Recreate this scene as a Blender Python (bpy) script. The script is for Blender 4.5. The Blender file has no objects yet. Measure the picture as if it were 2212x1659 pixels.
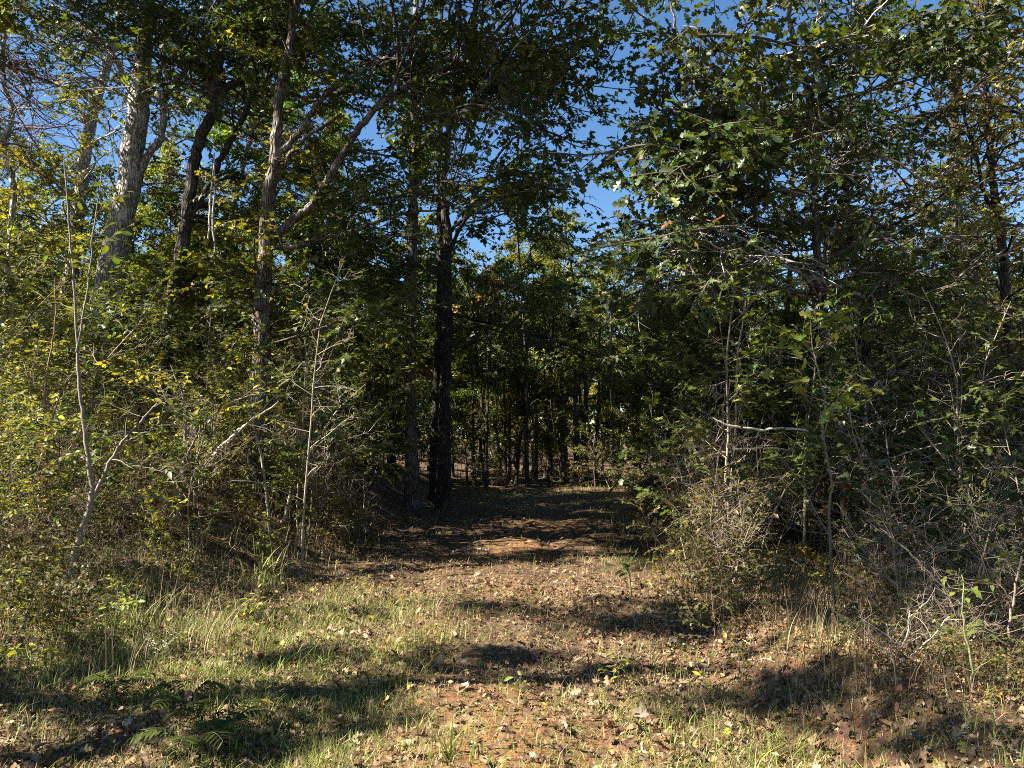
import bpy, math, random
import numpy as np
from mathutils import Vector, Matrix, Euler

R = math.radians
rng = np.random.default_rng(7)
random.seed(7)
scene = bpy.context.scene

# ------------------------------------------------------------------ camera, sky, sun, exposure
PITCH = math.atan(120.0 / 1661.0)
F = 1661.0
EYE = 1.6
cam_d = bpy.data.cameras.new('camera')
cam_d.sensor_width = 36.0
cam_d.lens = F / 2212.0 * 36.0
cam_d.clip_start = 0.05
cam_d.clip_end = 1500
cam = bpy.data.objects.new('camera', cam_d)
cam.location = (0, 0, EYE)
cam.rotation_euler = (math.pi / 2 + PITCH, 0, 0)
scene.collection.objects.link(cam)
scene.camera = cam

SUN_EL = R(41)
SUN_AZ = R(-106)            # compass angle from +Y (clockwise positive): behind the camera and to the left
world = bpy.data.worlds.new('World')
scene.world = world
world.use_nodes = True
wn = world.node_tree
wn.nodes.clear()
sky = wn.nodes.new('ShaderNodeTexSky')
sky.sky_type = 'NISHITA'
sky.sun_disc = False
sky.sun_elevation = SUN_EL
sky.sun_rotation = SUN_AZ
sky.air_density = 1.0
sky.dust_density = 0.15
sky.ozone_density = 3.0
sky.altitude = 300
bg = wn.nodes.new('ShaderNodeBackground')
bg.inputs['Strength'].default_value = 0.05
wo = wn.nodes.new('ShaderNodeOutputWorld')
hsv = wn.nodes.new('ShaderNodeHueSaturation')      # deeper polarised blue of a clear autumn sky
hsv.inputs['Saturation'].default_value = 1.15
wn.links.new(sky.outputs[0], hsv.inputs['Color'])
wn.links.new(hsv.outputs[0], bg.inputs[0])
wn.links.new(bg.outputs[0], wo.inputs[0])

sun_d = bpy.data.lights.new('sun', 'SUN')
sun_d.energy = 5.0
sun_d.angle = R(0.53)
sun_d.color = (1.0, 0.93, 0.82)
sun = bpy.data.objects.new('sun', sun_d)
sdir = Vector((math.sin(SUN_AZ) * math.cos(SUN_EL), math.cos(SUN_AZ) * math.cos(SUN_EL), math.sin(SUN_EL)))
sun.rotation_euler = sdir.to_track_quat('Z', 'Y').to_euler()
scene.collection.objects.link(sun)
scene.view_settings.view_transform = 'Standard'
scene.view_settings.look = 'None'
scene.view_settings.exposure = 2.05
scene.view_settings.gamma = 1.0
scene.view_settings.use_curve_mapping = False
try:
    scene.cycles.max_bounces = 4
    scene.cycles.diffuse_bounces = 1
    scene.cycles.glossy_bounces = 1
    scene.cycles.filter_width = 1.0
    scene.cycles.use_denoising = False
    scene.cycles.transmission_bounces = 2
    scene.cycles.transparent_max_bounces = 4
except Exception:
    pass

# ------------------------------------------------------------------ helpers
COL = scene.collection


def PX(px, py, d):
    """a point seen in direction (px,py) of the photograph at the distance d along the ground"""
    u = (px - 1106.0) / F
    v = (829.5 - py) / F
    cp, sp = math.cos(PITCH), math.sin(PITCH)
    dy = cp - v * sp
    dz = sp + v * cp
    t = d / dy
    return np.array([u * t, d, EYE + dz * t])


def pxw(w, d):
    return w / F * d


def to_px(p):
    cp, sp = math.cos(PITCH), math.sin(PITCH)
    y, z = p[1], p[2] - EYE
    dep = y * cp + z * sp
    if dep <= 0.05:
        return None
    up = -y * sp + z * cp
    return 1106 + F * p[0] / dep, 829.5 - F * up / dep


def sstep(a, b, x):
    t = np.clip((x - a) / (b - a), 0, 1)
    return t * t * (3 - 2 * t)


def vnoise(x, y, seed=0):
    """smooth value noise, vectorised"""
    x = np.asarray(x, float); y = np.asarray(y, float)
    xi = np.floor(x).astype(np.int64); yi = np.floor(y).astype(np.int64)
    fx = x - xi; fy = y - yi
    fx = fx * fx * (3 - 2 * fx); fy = fy * fy * (3 - 2 * fy)

    def h(i, j):
        n = (i * 374761393 + j * 668265263 + seed * 974634777) & 0x7fffffff
        n = ((n ^ (n >> 13)) * 1274126177) & 0x7fffffff
        n = n ^ (n >> 16)
        return (n & 0xffff) / 65535.0
    return (h(xi, yi) * (1 - fx) + h(xi + 1, yi) * fx) * (1 - fy) + (h(xi, yi + 1) * (1 - fx) + h(xi + 1, yi + 1) * fx) * fy


def path_c(y):
    return -0.35 + 0.75 * sstep(8, 20, y)


def path_hw(y):
    return 1.65 + 0.03 * np.clip(y - 5, 0, 20)


def gz(x, y):
    x = np.asarray(x, float); y = np.asarray(y, float)
    c = path_c(y); hw = path_hw(y)
    dl = (c - hw) - x
    dr = x - (c + hw)
    far = 1 - 0.75 * sstep(22, 34, y)
    near = 0.12 + 0.88 * sstep(5.0, 11.0, y)
    z = (0.85 * sstep(0.0, 2.2, dl) + 0.95 * sstep(2.2, 7.0, dl)) * near * far
    z = z + 0.28 * sstep(0.1, 0.8, dr) * (1 - sstep(0.9, 2.0, dr)) * (1 - sstep(5.5, 8.0, y)) - 0.12 * sstep(1.2, 2.4, dr) * (1 - sstep(9, 14, y))
    z = z + 0.25 * sstep(1.5, 9, dr) * sstep(8, 14, y)
    z = z + 0.10 * (vnoise(x * 0.7, y * 0.7, 1) - 0.5) + 0.055 * (vnoise(x * 2.3, y * 2.3, 2) - 0.5)
    z = z + 0.035 * (vnoise(x * 6, y * 6, 3) - 0.5)
    # shallow wheel ruts of the track
    z = z - 0.05 * np.exp(-((x - c - 0.75) / 0.22) ** 2) - 0.05 * np.exp(-((x - c + 0.75) / 0.22) ** 2)
    return z


def gzf(x, y):
    return float(gz(np.array([x]), np.array([y]))[0])


class MB:
    """collects vertices and faces, links them as ONE mesh object"""

    def __init__(s):
        s.v = []; s.c = []; s.t = []; s.q = []; s.tm = []; s.qm = []; s.n = 0

    def add(s, v, tris=None, quads=None, col=(0.5, 0.5, 0.5), mi=0):
        v = np.asarray(v, float).reshape(-1, 3)
        col = np.asarray(col, float)
        if col.ndim == 1:
            col = np.tile(col[:3], (len(v), 1))
        s.v.append(v); s.c.append(col[:, :3])
        if tris is not None and len(tris):
            t = np.asarray(tris, np.int64) + s.n
            s.t.append(t); s.tm.append(np.full(len(t), mi))
        if quads is not None and len(quads):
            q = np.asarray(quads, np.int64) + s.n
            s.q.append(q); s.qm.append(np.full(len(q), mi))
        s.n += len(v)

    def mesh(s, name, mats, off=(0, 0, 0), smooth=True):
        me = bpy.data.meshes.new(name)
        v = np.concatenate(s.v) - np.asarray(off, float)
        c = np.concatenate(s.c)
        t = np.concatenate(s.t) if s.t else np.zeros((0, 3), np.int64)
        q = np.concatenate(s.q) if s.q else np.zeros((0, 4), np.int64)
        tm = np.concatenate(s.tm) if s.tm else np.zeros(0)
        qm = np.concatenate(s.qm) if s.qm else np.zeros(0)
        me.vertices.add(len(v))
        me.vertices.foreach_set('co', v.astype(np.float32).ravel())
        loops = np.concatenate([t.ravel(), q.ravel()]).astype(np.int32)
        me.loops.add(len(loops))
        me.loops.foreach_set('vertex_index', loops)
        npoly = len(t) + len(q)
        me.polygons.add(npoly)
        start = np.concatenate([np.arange(len(t)) * 3, len(t) * 3 + np.arange(len(q)) * 4]).astype(np.int32)
        me.polygons.foreach_set('loop_start', start)
        me.polygons.foreach_set('material_index', np.concatenate([tm, qm]).astype(np.int32))
        me.polygons.foreach_set('use_smooth', np.full(npoly, smooth))
        for m in mats:
            me.materials.append(m)
        me.update(calc_edges=True)
        a = me.color_attributes.new('col', 'FLOAT_COLOR', 'POINT')
        a.data.foreach_set('color', np.concatenate([c, np.ones((len(c), 1))], 1).astype(np.float32).ravel())
        return me

    def build(s, name, mats, parent=None, off=(0, 0, 0), smooth=True, loc=None):
        me = s.mesh(name, mats, off, smooth)
        return link(name, me, parent, loc)


def link(name, me, parent=None, loc=None, rot=None, scl=None):
    o = bpy.data.objects.new(name, me)
    COL.objects.link(o)
    if parent is not None:
        o.parent = parent
    if loc is not None:
        o.location = [float(a) for a in loc]
    if rot is not None:
        o.rotation_euler = rot
    if scl is not None:
        o.scale = (scl, scl, scl) if np.isscalar(scl) else scl
    return o


def empty(name, loc, rz=0.0):
    o = bpy.data.objects.new(name, None)
    COL.objects.link(o)
    o.empty_display_size = 0.2
    o.location = [float(a) for a in loc]
    o.rotation_euler = (0, 0, rz)
    return o


def tag(o, label=None, cat=None, group=None, kind=None):
    if label: o['label'] = label
    if cat: o['category'] = cat
    if group: o['group'] = group
    if kind: o['kind'] = kind
    return o


def copy_tree(o, parent=None):
    c = o.copy(); COL.objects.link(c)
    if parent is not None:
        c.parent = parent
    for ch in list(o.children):
        copy_tree(ch, c)
    return c


def smooth_path(P, n=6):
    """Catmull-Rom through rows of P (any columns)"""
    P = np.asarray(P, float)
    if len(P) < 3:
        t = np.linspace(0, 1, n + 1)[:, None]
        return P[0] * (1 - t) + P[-1] * t
    Q = np.vstack([2 * P[0] - P[1], P, 2 * P[-1] - P[-2]])
    out = []
    for i in range(1, len(Q) - 2):
        p0, p1, p2, p3 = Q[i - 1], Q[i], Q[i + 1], Q[i + 2]
        for k in range(n):
            t = k / n
            out.append(0.5 * ((2 * p1) + (-p0 + p2) * t + (2 * p0 - 5 * p1 + 4 * p2 - p3) * t * t + (-p0 + 3 * p1 - 3 * p2 + p3) * t ** 3))
    out.append(P[-1])
    return np.array(out)


def tube(mb, pts, rad, sides=6, col=(0.3, 0.25, 0.2), mi=0, rough=0.0, rg=None):
    pts = np.asarray(pts, float); rad = np.asarray(rad, float)
    n = len(pts)
    tan = np.gradient(pts, axis=0)
    tan /= np.linalg.norm(tan, axis=1)[:, None] + 1e-9
    a = np.array([0.31, 0.95, 0.05]) if abs(tan[0][2]) > 0.6 else np.array([0, 0.05, 1.0])
    u = np.cross(tan, a); u /= np.linalg.norm(u, axis=1)[:, None] + 1e-9
    w = np.cross(tan, u)
    ang = np.arange(sides) * 2 * math.pi / sides
    rr = np.tile(rad[:, None], (1, sides))
    if rough:
        g = rg if rg is not None else rng
        rr = rr * (1 + rough * g.normal(size=rr.shape))
    v = pts[:, None, :] + rr[:, :, None] * (np.cos(ang)[None, :, None] * u[:, None, :] + np.sin(ang)[None, :, None] * w[:, None, :])
    i = np.arange(n - 1)[:, None] * sides
    j = np.arange(sides)[None, :]
    j2 = (j + 1) % sides
    q = np.stack([i + j, i + j2, i + sides + j2, i + sides + j], -1).reshape(-1, 4)
    mb.add(v.reshape(-1, 3), quads=q, col=col, mi=mi)


# ------------------------------------------------------------------ materials
def newmat(name):
    m = bpy.data.materials.new(name)
    m.use_nodes = True
    m.node_tree.nodes.clear()
    return m, m.node_tree.nodes, m.node_tree.links


def leaf_material(name, trans=0.42, gloss=0.03, var=0.3, hue=0.03, rough=0.48):
    m, N, L = newmat(name)
    out = N.new('ShaderNodeOutputMaterial')
    at = N.new('ShaderNodeAttribute'); at.attribute_name = 'col'
    oi = N.new('ShaderNodeObjectInfo')
    hs = N.new('ShaderNodeHueSaturation')
    mr = N.new('ShaderNodeMapRange'); mr.inputs['To Min'].default_value = 0.5 - hue; mr.inputs['To Max'].default_value = 0.5 + hue * 0.5
    mv = N.new('ShaderNodeMapRange'); mv.inputs['To Min'].default_value = 1 - var; mv.inputs['To Max'].default_value = 1 + var
    L.new(oi.outputs['Random'], mr.inputs['Value'])
    mul = N.new('ShaderNodeMath'); mul.operation = 'MULTIPLY'; mul.inputs[1].default_value = 7.31
    fr = N.new('ShaderNodeMath'); fr.operation = 'FRACT'
    L.new(oi.outputs['Random'], mul.inputs[0]); L.new(mul.outputs[0], fr.inputs[0]); L.new(fr.outputs[0], mv.inputs['Value'])
    L.new(mr.outputs[0], hs.inputs['Hue']); L.new(mv.outputs[0], hs.inputs['Value']); L.new(at.outputs['Color'], hs.inputs['Color'])
    tc = N.new('ShaderNodeTexCoord')
    nz = N.new('ShaderNodeTexNoise'); nz.inputs['Scale'].default_value = 38; nz.inputs['Detail'].default_value = 2
    L.new(tc.outputs['Object'], nz.inputs['Vector'])
    mn = N.new('ShaderNodeMapRange'); mn.inputs['From Min'].default_value = 0.3; mn.inputs['From Max'].default_value = 0.7
    mn.inputs['To Min'].default_value = 0.72; mn.inputs['To Max'].default_value = 1.25
    L.new(nz.outputs['Fac'], mn.inputs['Value'])
    vm = N.new('ShaderNodeVectorMath'); vm.operation = 'SCALE'
    L.new(hs.outputs[0], vm.inputs[0]); L.new(mn.outputs[0], vm.inputs['Scale'])
    d = N.new('ShaderNodeBsdfDiffuse'); t = N.new('ShaderNodeBsdfTranslucent'); g = N.new('ShaderNodeBsdfGlossy')
    g.inputs['Roughness'].default_value = rough
    g.inputs['Color'].default_value = (1, 1, 1, 1)
    L.new(vm.outputs[0], d.inputs['Color'])
    # transmitted light is yellower than reflected light
    tcx = N.new('ShaderNodeVectorMath'); tcx.operation = 'MULTIPLY'; tcx.inputs[1].default_value = (1.5, 1.45, 0.55)
    L.new(vm.outputs[0], tcx.inputs[0]); L.new(tcx.outputs[0], t.inputs['Color'])
    m1 = N.new('ShaderNodeMixShader'); m1.inputs[0].default_value = trans
    L.new(d.outputs[0], m1.inputs[1]); L.new(t.outputs[0], m1.inputs[2])
    m2 = N.new('ShaderNodeMixShader'); m2.inputs[0].default_value = gloss
    L.new(m1.outputs[0], m2.inputs[1]); L.new(g.outputs[0], m2.inputs[2])
    L.new(m2.outputs[0], out.inputs[0])
    return m


def bark_material(name, c1, c2, c3, sc=9.0, stretch=0.22, bump=0.8, patch=0.5):
    m, N, L = newmat(name)
    out = N.new('ShaderNodeOutputMaterial')
    b = N.new('ShaderNodeBsdfPrincipled')
    b.inputs['Roughness'].default_value = 0.9
    b.inputs['Specular IOR Level'].default_value = 0.2
    tc = N.new('ShaderNodeTexCoord')
    mp = N.new('ShaderNodeMapping'); mp.inputs['Scale'].default_value = (1, 1, stretch)
    L.new(tc.outputs['Object'], mp.inputs['Vector'])
    n0 = N.new('ShaderNodeTexNoise'); n0.inputs['Scale'].default_value = sc * 0.6; n0.inputs['Detail'].default_value = 3
    L.new(mp.outputs[0], n0.inputs['Vector'])
    ma = N.new('ShaderNodeMix'); ma.data_type = 'VECTOR'; ma.inputs['Factor'].default_value = 0.12
    L.new(mp.outputs[0], ma.inputs['A']); L.new(n0.outputs['Color'], ma.inputs['B'])
    vo = N.new('ShaderNodeTexVoronoi'); vo.feature = 'DISTANCE_TO_EDGE'; vo.inputs['Scale'].default_value = sc * 2.2
    L.new(ma.outputs['Result'], vo.inputs['Vector'])
    rr = N.new('ShaderNodeMapRange'); rr.inputs['From Max'].default_value = 0.28
    L.new(vo.outputs['Distance'], rr.inputs['Value'])
    mix = N.new('ShaderNodeMix'); mix.data_type = 'RGBA'
    mix.inputs['A'].default_value = (*c2, 1); mix.inputs['B'].default_value = (*c1, 1)
    L.new(rr.outputs[0], mix.inputs['Factor'])
    n2 = N.new('ShaderNodeTexNoise'); n2.inputs['Scale'].default_value = 3.2; n2.inputs['Detail'].default_value = 5; n2.inputs['Roughness'].default_value = 0.65
    L.new(tc.outputs['Object'], n2.inputs['Vector'])
    r2 = N.new('ShaderNodeMapRange'); r2.inputs['From Min'].default_value = 0.5; r2.inputs['From Max'].default_value = 0.66
    r2.inputs['To Max'].default_value = patch
    L.new(n2.outputs['Fac'], r2.inputs['Value'])
    mx = N.new('ShaderNodeMix'); mx.data_type = 'RGBA'; mx.inputs['B'].default_value = (*c3, 1)
    L.new(mix.outputs['Result'], mx.inputs['A']); L.new(r2.outputs[0], mx.inputs['Factor'])
    bp = N.new('ShaderNodeBump'); bp.inputs['Strength'].default_value = bump; bp.inputs['Distance'].default_value = 0.03
    L.new(rr.outputs[0], bp.inputs['Height'])
    L.new(mx.outputs['Result'], b.inputs['Base Color']); L.new(bp.outputs[0], b.inputs['Normal'])
    L.new(b.outputs[0], out.inputs[0])
    return m


def attr_material(name, rough=0.85, trans=0.0, nscale=30, var=0.0):
    m, N, L = newmat(name)
    out = N.new('ShaderNodeOutputMaterial')
    at = N.new('ShaderNodeAttribute'); at.attribute_name = 'col'
    tc = N.new('ShaderNodeTexCoord')
    nz = N.new('ShaderNodeTexNoise'); nz.inputs['Scale'].default_value = nscale; nz.inputs['Detail'].default_value = 3
    L.new(tc.outputs['Object'], nz.inputs['Vector'])
    mn = N.new('ShaderNodeMapRange'); mn.inputs['From Min'].default_value = 0.3; mn.inputs['From Max'].default_value = 0.7
    mn.inputs['To Min'].default_value = 0.6; mn.inputs['To Max'].default_value = 1.35
    L.new(nz.outputs['Fac'], mn.inputs['Value'])
    vm = N.new('ShaderNodeVectorMath'); vm.operation = 'SCALE'
    L.new(at.outputs['Color'], vm.inputs[0]); L.new(mn.outputs[0], vm.inputs['Scale'])
    b = N.new('ShaderNodeBsdfPrincipled'); b.inputs['Roughness'].default_value = rough
    b.inputs['Specular IOR Level'].default_value = 0.25
    L.new(vm.outputs[0], b.inputs['Base Color'])
    if trans:
        t = N.new('ShaderNodeBsdfTranslucent'); L.new(vm.outputs[0], t.inputs['Color'])
        mx = N.new('ShaderNodeMixShader'); mx.inputs[0].default_value = trans
        L.new(b.outputs[0], mx.inputs[1]); L.new(t.outputs[0], mx.inputs[2]); L.new(mx.outputs[0], out.inputs[0])
    else:
        L.new(b.outputs[0], out.inputs[0])
    return m


M_LEAF = leaf_material('green_leaf')
M_LEAF_FAR = leaf_material('distant_leaf', trans=0.45, gloss=0.02, var=0.4, hue=0.05)
M_GRASS = attr_material('grass_blade', 0.6, 0.3, 20)
M_LITTER = attr_material('dead_leaf', 0.8, 0.12, 45)
M_TWIG = attr_material('twig_bark', 0.9, 0, 60)
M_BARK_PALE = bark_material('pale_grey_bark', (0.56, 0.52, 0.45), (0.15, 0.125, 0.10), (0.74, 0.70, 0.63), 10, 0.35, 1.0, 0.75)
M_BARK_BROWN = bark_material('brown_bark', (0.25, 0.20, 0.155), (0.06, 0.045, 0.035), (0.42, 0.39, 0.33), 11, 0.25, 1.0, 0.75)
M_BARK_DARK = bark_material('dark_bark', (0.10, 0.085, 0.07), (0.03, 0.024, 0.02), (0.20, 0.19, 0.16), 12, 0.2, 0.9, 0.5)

# ------------------------------------------------------------------ leaf shapes
def tpl_ovate(w=0.27, droop=0.18, fold=0.25, n=0):
    b = [(0, 0), (0.28, w * 0.85), (0.62, w * 0.8), (1, 0), (0.62, -w * 0.8), (0.28, -w * 0.85), (0.45, 0)]
    v = np.array([(x, y, -droop * x * x + fold * abs(y)) for x, y in b])
    t = [(0, 1, 6), (1, 2, 6), (2, 3, 6), (3, 4, 6), (4, 5, 6), (5, 0, 6)]
    return v, np.array(t)


def tpl_simple(w=0.3, droop=0.12, fold=0.3):
    b = [(0, 0), (0.45, w), (1, 0), (0.45, -w)]
    v = np.array([(x, y, -droop * x * x + fold * abs(y)) for x, y in b])
    return v, np.array([(0, 1, 2), (0, 2, 3)])


def tpl_fan(outline, center, droop=0.2, fold=0.2, curl=0.0, seed=0):
    pts = list(outline) + [(x, -y) for x, y in reversed(outline[1:-1])]
    g = np.random.default_rng(seed)
    v = [(center[0], 0, -droop * center[0] ** 2 * 0.7)]
    for x, y in pts:
        v.append((x, y, -droop * x * x + fold * abs(y) + curl * abs(y) ** 2 * 3 + g.normal() * 0.03))
    n = len(pts)
    t = [(0, 1 + i, 1 + (i + 1) % n) for i in range(n)]
    return np.array(v), np.array(t)


OAK = [(0, 0.02), (0.17, 0.07), (0.2, 0.22), (0.3, 0.24), (0.38, 0.12), (0.5, 0.36), (0.6, 0.34), (0.65, 0.14), (0.8, 0.26), (0.9, 0.14), (1.0, 0)]
MAPLE = [(0, 0), (0.03, 0.26), (0.22, 0.17), (0.32, 0.50), (0.50, 0.17), (0.70, 0.24), (0.72, 0.10), (1.02, 0)]
T_OAK = [tpl_fan(OAK, (0.5, 0), d, f, c, s) for d, f, c, s in ((0.12, 0.2, 0, 1), (0.35, 0.1, 0.1, 2), (0.05, 0.35, 0, 3))]
T_MAPLE = [tpl_fan(MAPLE, (0.4, 0), d, f, c, s) for d, f, c, s in ((0.15, 0.15, 0, 4), (0.35, 0.05, 0.1, 5), (0.0, 0.3, 0, 6))]
T_OVATE = [tpl_ovate(0.27, 0.18, 0.25), tpl_ovate(0.23, 0.35, 0.15), tpl_ovate(0.3, 0.05, 0.4)]
T_LANCE = [tpl_ovate(0.13, 0.3, 0.25), tpl_ovate(0.1, 0.15, 0.3)]
T_SIMPLE = [tpl_simple(), tpl_simple(0.24, 0.3, 0.2)]
T_DRY = [tpl_fan(OAK, (0.5, 0), 0.1, -0.3, 0.5, 8), tpl_fan(OAK, (0.5, 0), -0.25, 0.5, 0.3, 9), tpl_fan(MAPLE, (0.4, 0), -0.2, 0.3, 0.6, 10),
         tpl_ovate(0.3, -0.3, 0.5), tpl_fan(OAK, (0.5, 0), 0.3, 0.6, 0.0, 11)]


def put_leaves(mb, tpls, pos, dirs, nrm, size, col, mi=0, g=None):
    pos = np.asarray(pos, float)
    n = len(pos)
    if n == 0:
        return
    g = g if g is not None else rng
    x = dirs / (np.linalg.norm(dirs, axis=1)[:, None] + 1e-9)
    z = nrm - (nrm * x).sum(1)[:, None] * x
    z /= np.linalg.norm(z, axis=1)[:, None] + 1e-9
    y = np.cross(z, x)
    which = g.integers(0, len(tpls), n)
    size = np.broadcast_to(size, (n,))
    for k, (tv, tt) in enumerate(tpls):
        idx = np.where(which == k)[0]
        if len(idx) == 0:
            continue
        s = size[idx][:, None, None]
        v = pos[idx][:, None, :] + s * (tv[None, :, 0:1] * x[idx][:, None, :] + tv[None, :, 1:2] * y[idx][:, None, :] + tv[None, :, 2:3] * z[idx][:, None, :])
        nv = len(tv)
        f = tt[None] + (np.arange(len(idx)) * nv)[:, None, None]
        c = np.repeat(col[idx], nv, axis=0)
        mb.add(v.reshape(-1, 3), tris=f.reshape(-1, 3), col=c, mi=mi)


PAL = {
    'green': [((0.05, 0.08, 0.012), 5), ((0.08, 0.115, 0.018), 4), ((0.14, 0.15, 0.025), 1.5)],
    'oak': [((0.045, 0.072, 0.012), 6), ((0.07, 0.10, 0.018), 4), ((0.15, 0.07, 0.025), 0.25), ((0.14, 0.14, 0.025), 0.5)],
    'lime': [((0.15, 0.18, 0.025), 4), ((0.22, 0.23, 0.03), 4), ((0.30, 0.27, 0.035), 2), ((0.07, 0.10, 0.02), 2)],
    'yellow': [((0.30, 0.24, 0.03), 4), ((0.20, 0.20, 0.03), 4), ((0.33, 0.17, 0.03), 1), ((0.10, 0.13, 0.025), 2)],
    'orange': [((0.34, 0.19, 0.05), 3), ((0.28, 0.11, 0.035), 3), ((0.33, 0.25, 0.05), 3), ((0.12, 0.13, 0.03), 1)],
    'olive': [((0.11, 0.11, 0.02), 4), ((0.14, 0.12, 0.03), 3), ((0.2, 0.15, 0.03), 2), ((0.06, 0.08, 0.02), 3)],
    'brightlime': [((0.26, 0.28, 0.035), 4), ((0.20, 0.25, 0.03), 3), ((0.36, 0.31, 0.04), 2)],
    'brightyellow': [((0.55, 0.40, 0.03), 3), ((0.5, 0.30, 0.03), 1)],
    'brightoak': [((0.14, 0.20, 0.03), 4), ((0.09, 0.14, 0.025), 4), ((0.24, 0.26, 0.04), 1), ((0.3, 0.14, 0.03), 0.5)],
    'brightgrass': [((0.28, 0.33, 0.05), 4), ((0.38, 0.36, 0.10), 2), ((0.18, 0.24, 0.04), 3)],
    'litter': [((0.25, 0.165, 0.09), 5), ((0.18, 0.105, 0.055), 5), ((0.32, 0.235, 0.14), 2), ((0.10, 0.06, 0.038), 4), ((0.30, 0.24, 0.17), 0.6), ((0.30, 0.12, 0.05), 0.6), ((0.35, 0.27, 0.06), 0.3)],
    'grass': [((0.17, 0.23, 0.035), 4), ((0.28, 0.31, 0.06), 3), ((0.42, 0.37, 0.16), 2.5), ((0.08, 0.12, 0.025), 2)],
    'stalk': [((0.20, 0.14, 0.085), 4), ((0.13, 0.085, 0.055), 4), ((0.30, 0.23, 0.14), 2), ((0.08, 0.06, 0.03), 2)],
    'straw': [((0.48, 0.38, 0.21), 4), ((0.34, 0.25, 0.13), 3), ((0.55, 0.46, 0.28), 2), ((0.2, 0.2, 0.06), 2)],
}


def colors(pal, n, g, j=0.18):
    p = PAL[pal]
    w = np.array([a[1] for a in p], float); w /= w.sum()
    k = g.choice(len(p), n, p=w)
    c = np.array([a[0] for a in p])[k]
    return c * np.exp(g.normal(size=(n, 1)) * j) * np.exp(g.normal(size=(n, 3)) * 0.05)


# ------------------------------------------------------------------ leafy boughs (shared by the trees)
def bough_mesh(name, seed, pal, tpls, L=1.7, size=0.09, dens=1.0, flat=0.35, bark=(0.10, 0.085, 0.065), leaves=True):
    g = np.random.default_rng(seed)
    mb = MB()
    pos = []; dr = []; nr = []

    def twig(p0, d0, ln, r0, lev):
        n = max(3, int(ln / 0.12))
        pts = [np.array(p0, float)]; d = np.array(d0, float)
        for i in range(n):
            d = d + g.normal(size=3) * np.array([0.13, 0.13, 0.09]) + np.array([0, 0, -0.015])
            d /= np.linalg.norm(d)
            pts.append(pts[-1] + d * ln / n)
        pts = np.array(pts)
        tube(mb, pts, np.linspace(r0, r0 * 0.35, len(pts)), 3 if lev else 4, bark, 1)
        if lev < 2:
            step = 0.22 if lev == 0 else 0.16
            m = int(ln / step)
            for k in range(m):
                t = (k + 0.7 + g.random() * 0.5) / (m + 0.5)
                if t > 0.97: continue
                q = pts[int(t * n)]
                dd = pts[min(n, int(t * n) + 1)] - pts[int(t * n) - (1 if int(t * n) == n else 0)]
                dd /= np.linalg.norm(dd) + 1e-9
                side = 1 if k % 2 else -1
                perp = np.cross(dd, (0, 0, 1)); perp /= np.linalg.norm(perp) + 1e-9
                a = R(g.uniform(35, 65))
                nd = dd * math.cos(a) + perp * side * math.sin(a) + np.array([0, 0, g.normal() * flat])
                twig(q, nd / np.linalg.norm(nd), ln * (0.5 if lev == 0 else 0.42) * (1.1 - t * 0.6) * g.uniform(0.7, 1.2), r0 * 0.5, lev + 1)
        nl = int(ln / (0.06 if lev else 0.17) * dens) + 1
        for k in range(nl):
            t = (0.25 + 0.75 * (k + g.random()) / nl)
            f = t * n; i = min(n - 1, int(f)); q = pts[i] + (pts[i + 1] - pts[i]) * (f - i)
            dd = pts[i + 1] - pts[i]; dd /= np.linalg.norm(dd)
            side = 1 if k % 2 else -1
            perp = np.cross(dd, (0, 0, 1)); perp /= np.linalg.norm(perp) + 1e-9
            pos.append(q)
            dr.append(dd * g.uniform(0.2, 0.9) + perp * side * g.uniform(0.4, 1) + np.array([0, 0, g.normal() * 0.35 - 0.15]))
            nr.append(np.array([0, 0, 1.0]) + g.normal(size=3) * 0.55)

    twig((0, 0, 0), (1, 0, 0.12), L, 0.011 + 0.004 * L, 0)
    if leaves:
        n = len(pos)
        put_leaves(mb, tpls, np.array(pos), np.array(dr), np.array(nr), size * g.uniform(0.6, 1.25, n), colors(pal, n, g), 0, g)
    return mb.mesh(name, [M_LEAF, M_TWIG])


BOUGH = {}
for i in range(4):
    BOUGH.setdefault('oak', []).append(bough_mesh('oak_bough', 10 + i, 'oak', T_OAK, 1.7, 0.125, 0.62))
    BOUGH.setdefault('maple', []).append(bough_mesh('maple_bough', 20 + i, 'green', T_MAPLE, 1.7, 0.095, 0.75))
    BOUGH.setdefault('lime', []).append(bough_mesh('lime_bough', 30 + i, 'lime', T_MAPLE, 1.6, 0.10, 0.75))
    BOUGH.setdefault('olive', []).append(bough_mesh('olive_bough', 40 + i, 'olive', T_OVATE, 1.6, 0.09, 0.75))
    BOUGH.setdefault('yellow', []).append(bough_mesh('yellow_bough', 50 + i, 'yellow', T_OVATE, 1.5, 0.08, 0.85))
for i in range(3):
    BOUGH.setdefault('bare', []).append(bough_mesh('bare_bough', 60 + i, 'green', T_MAPLE, 2.0, 0.08, 0.0, 0.5, (0.36, 0.32, 0.28), False))
    BOUGH.setdefault('deadvine', []).append(bough_mesh('dead_bough', 64 + i, 'green', T_MAPLE, 2.0, 0.08, 0.0, 0.5, (0.13, 0.09, 0.10), False))
    BOUGH.setdefault('orange', []).append(bough_mesh('orange_bough', 70 + i, 'orange', T_MAPLE, 1.5, 0.09, 0.8))

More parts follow.
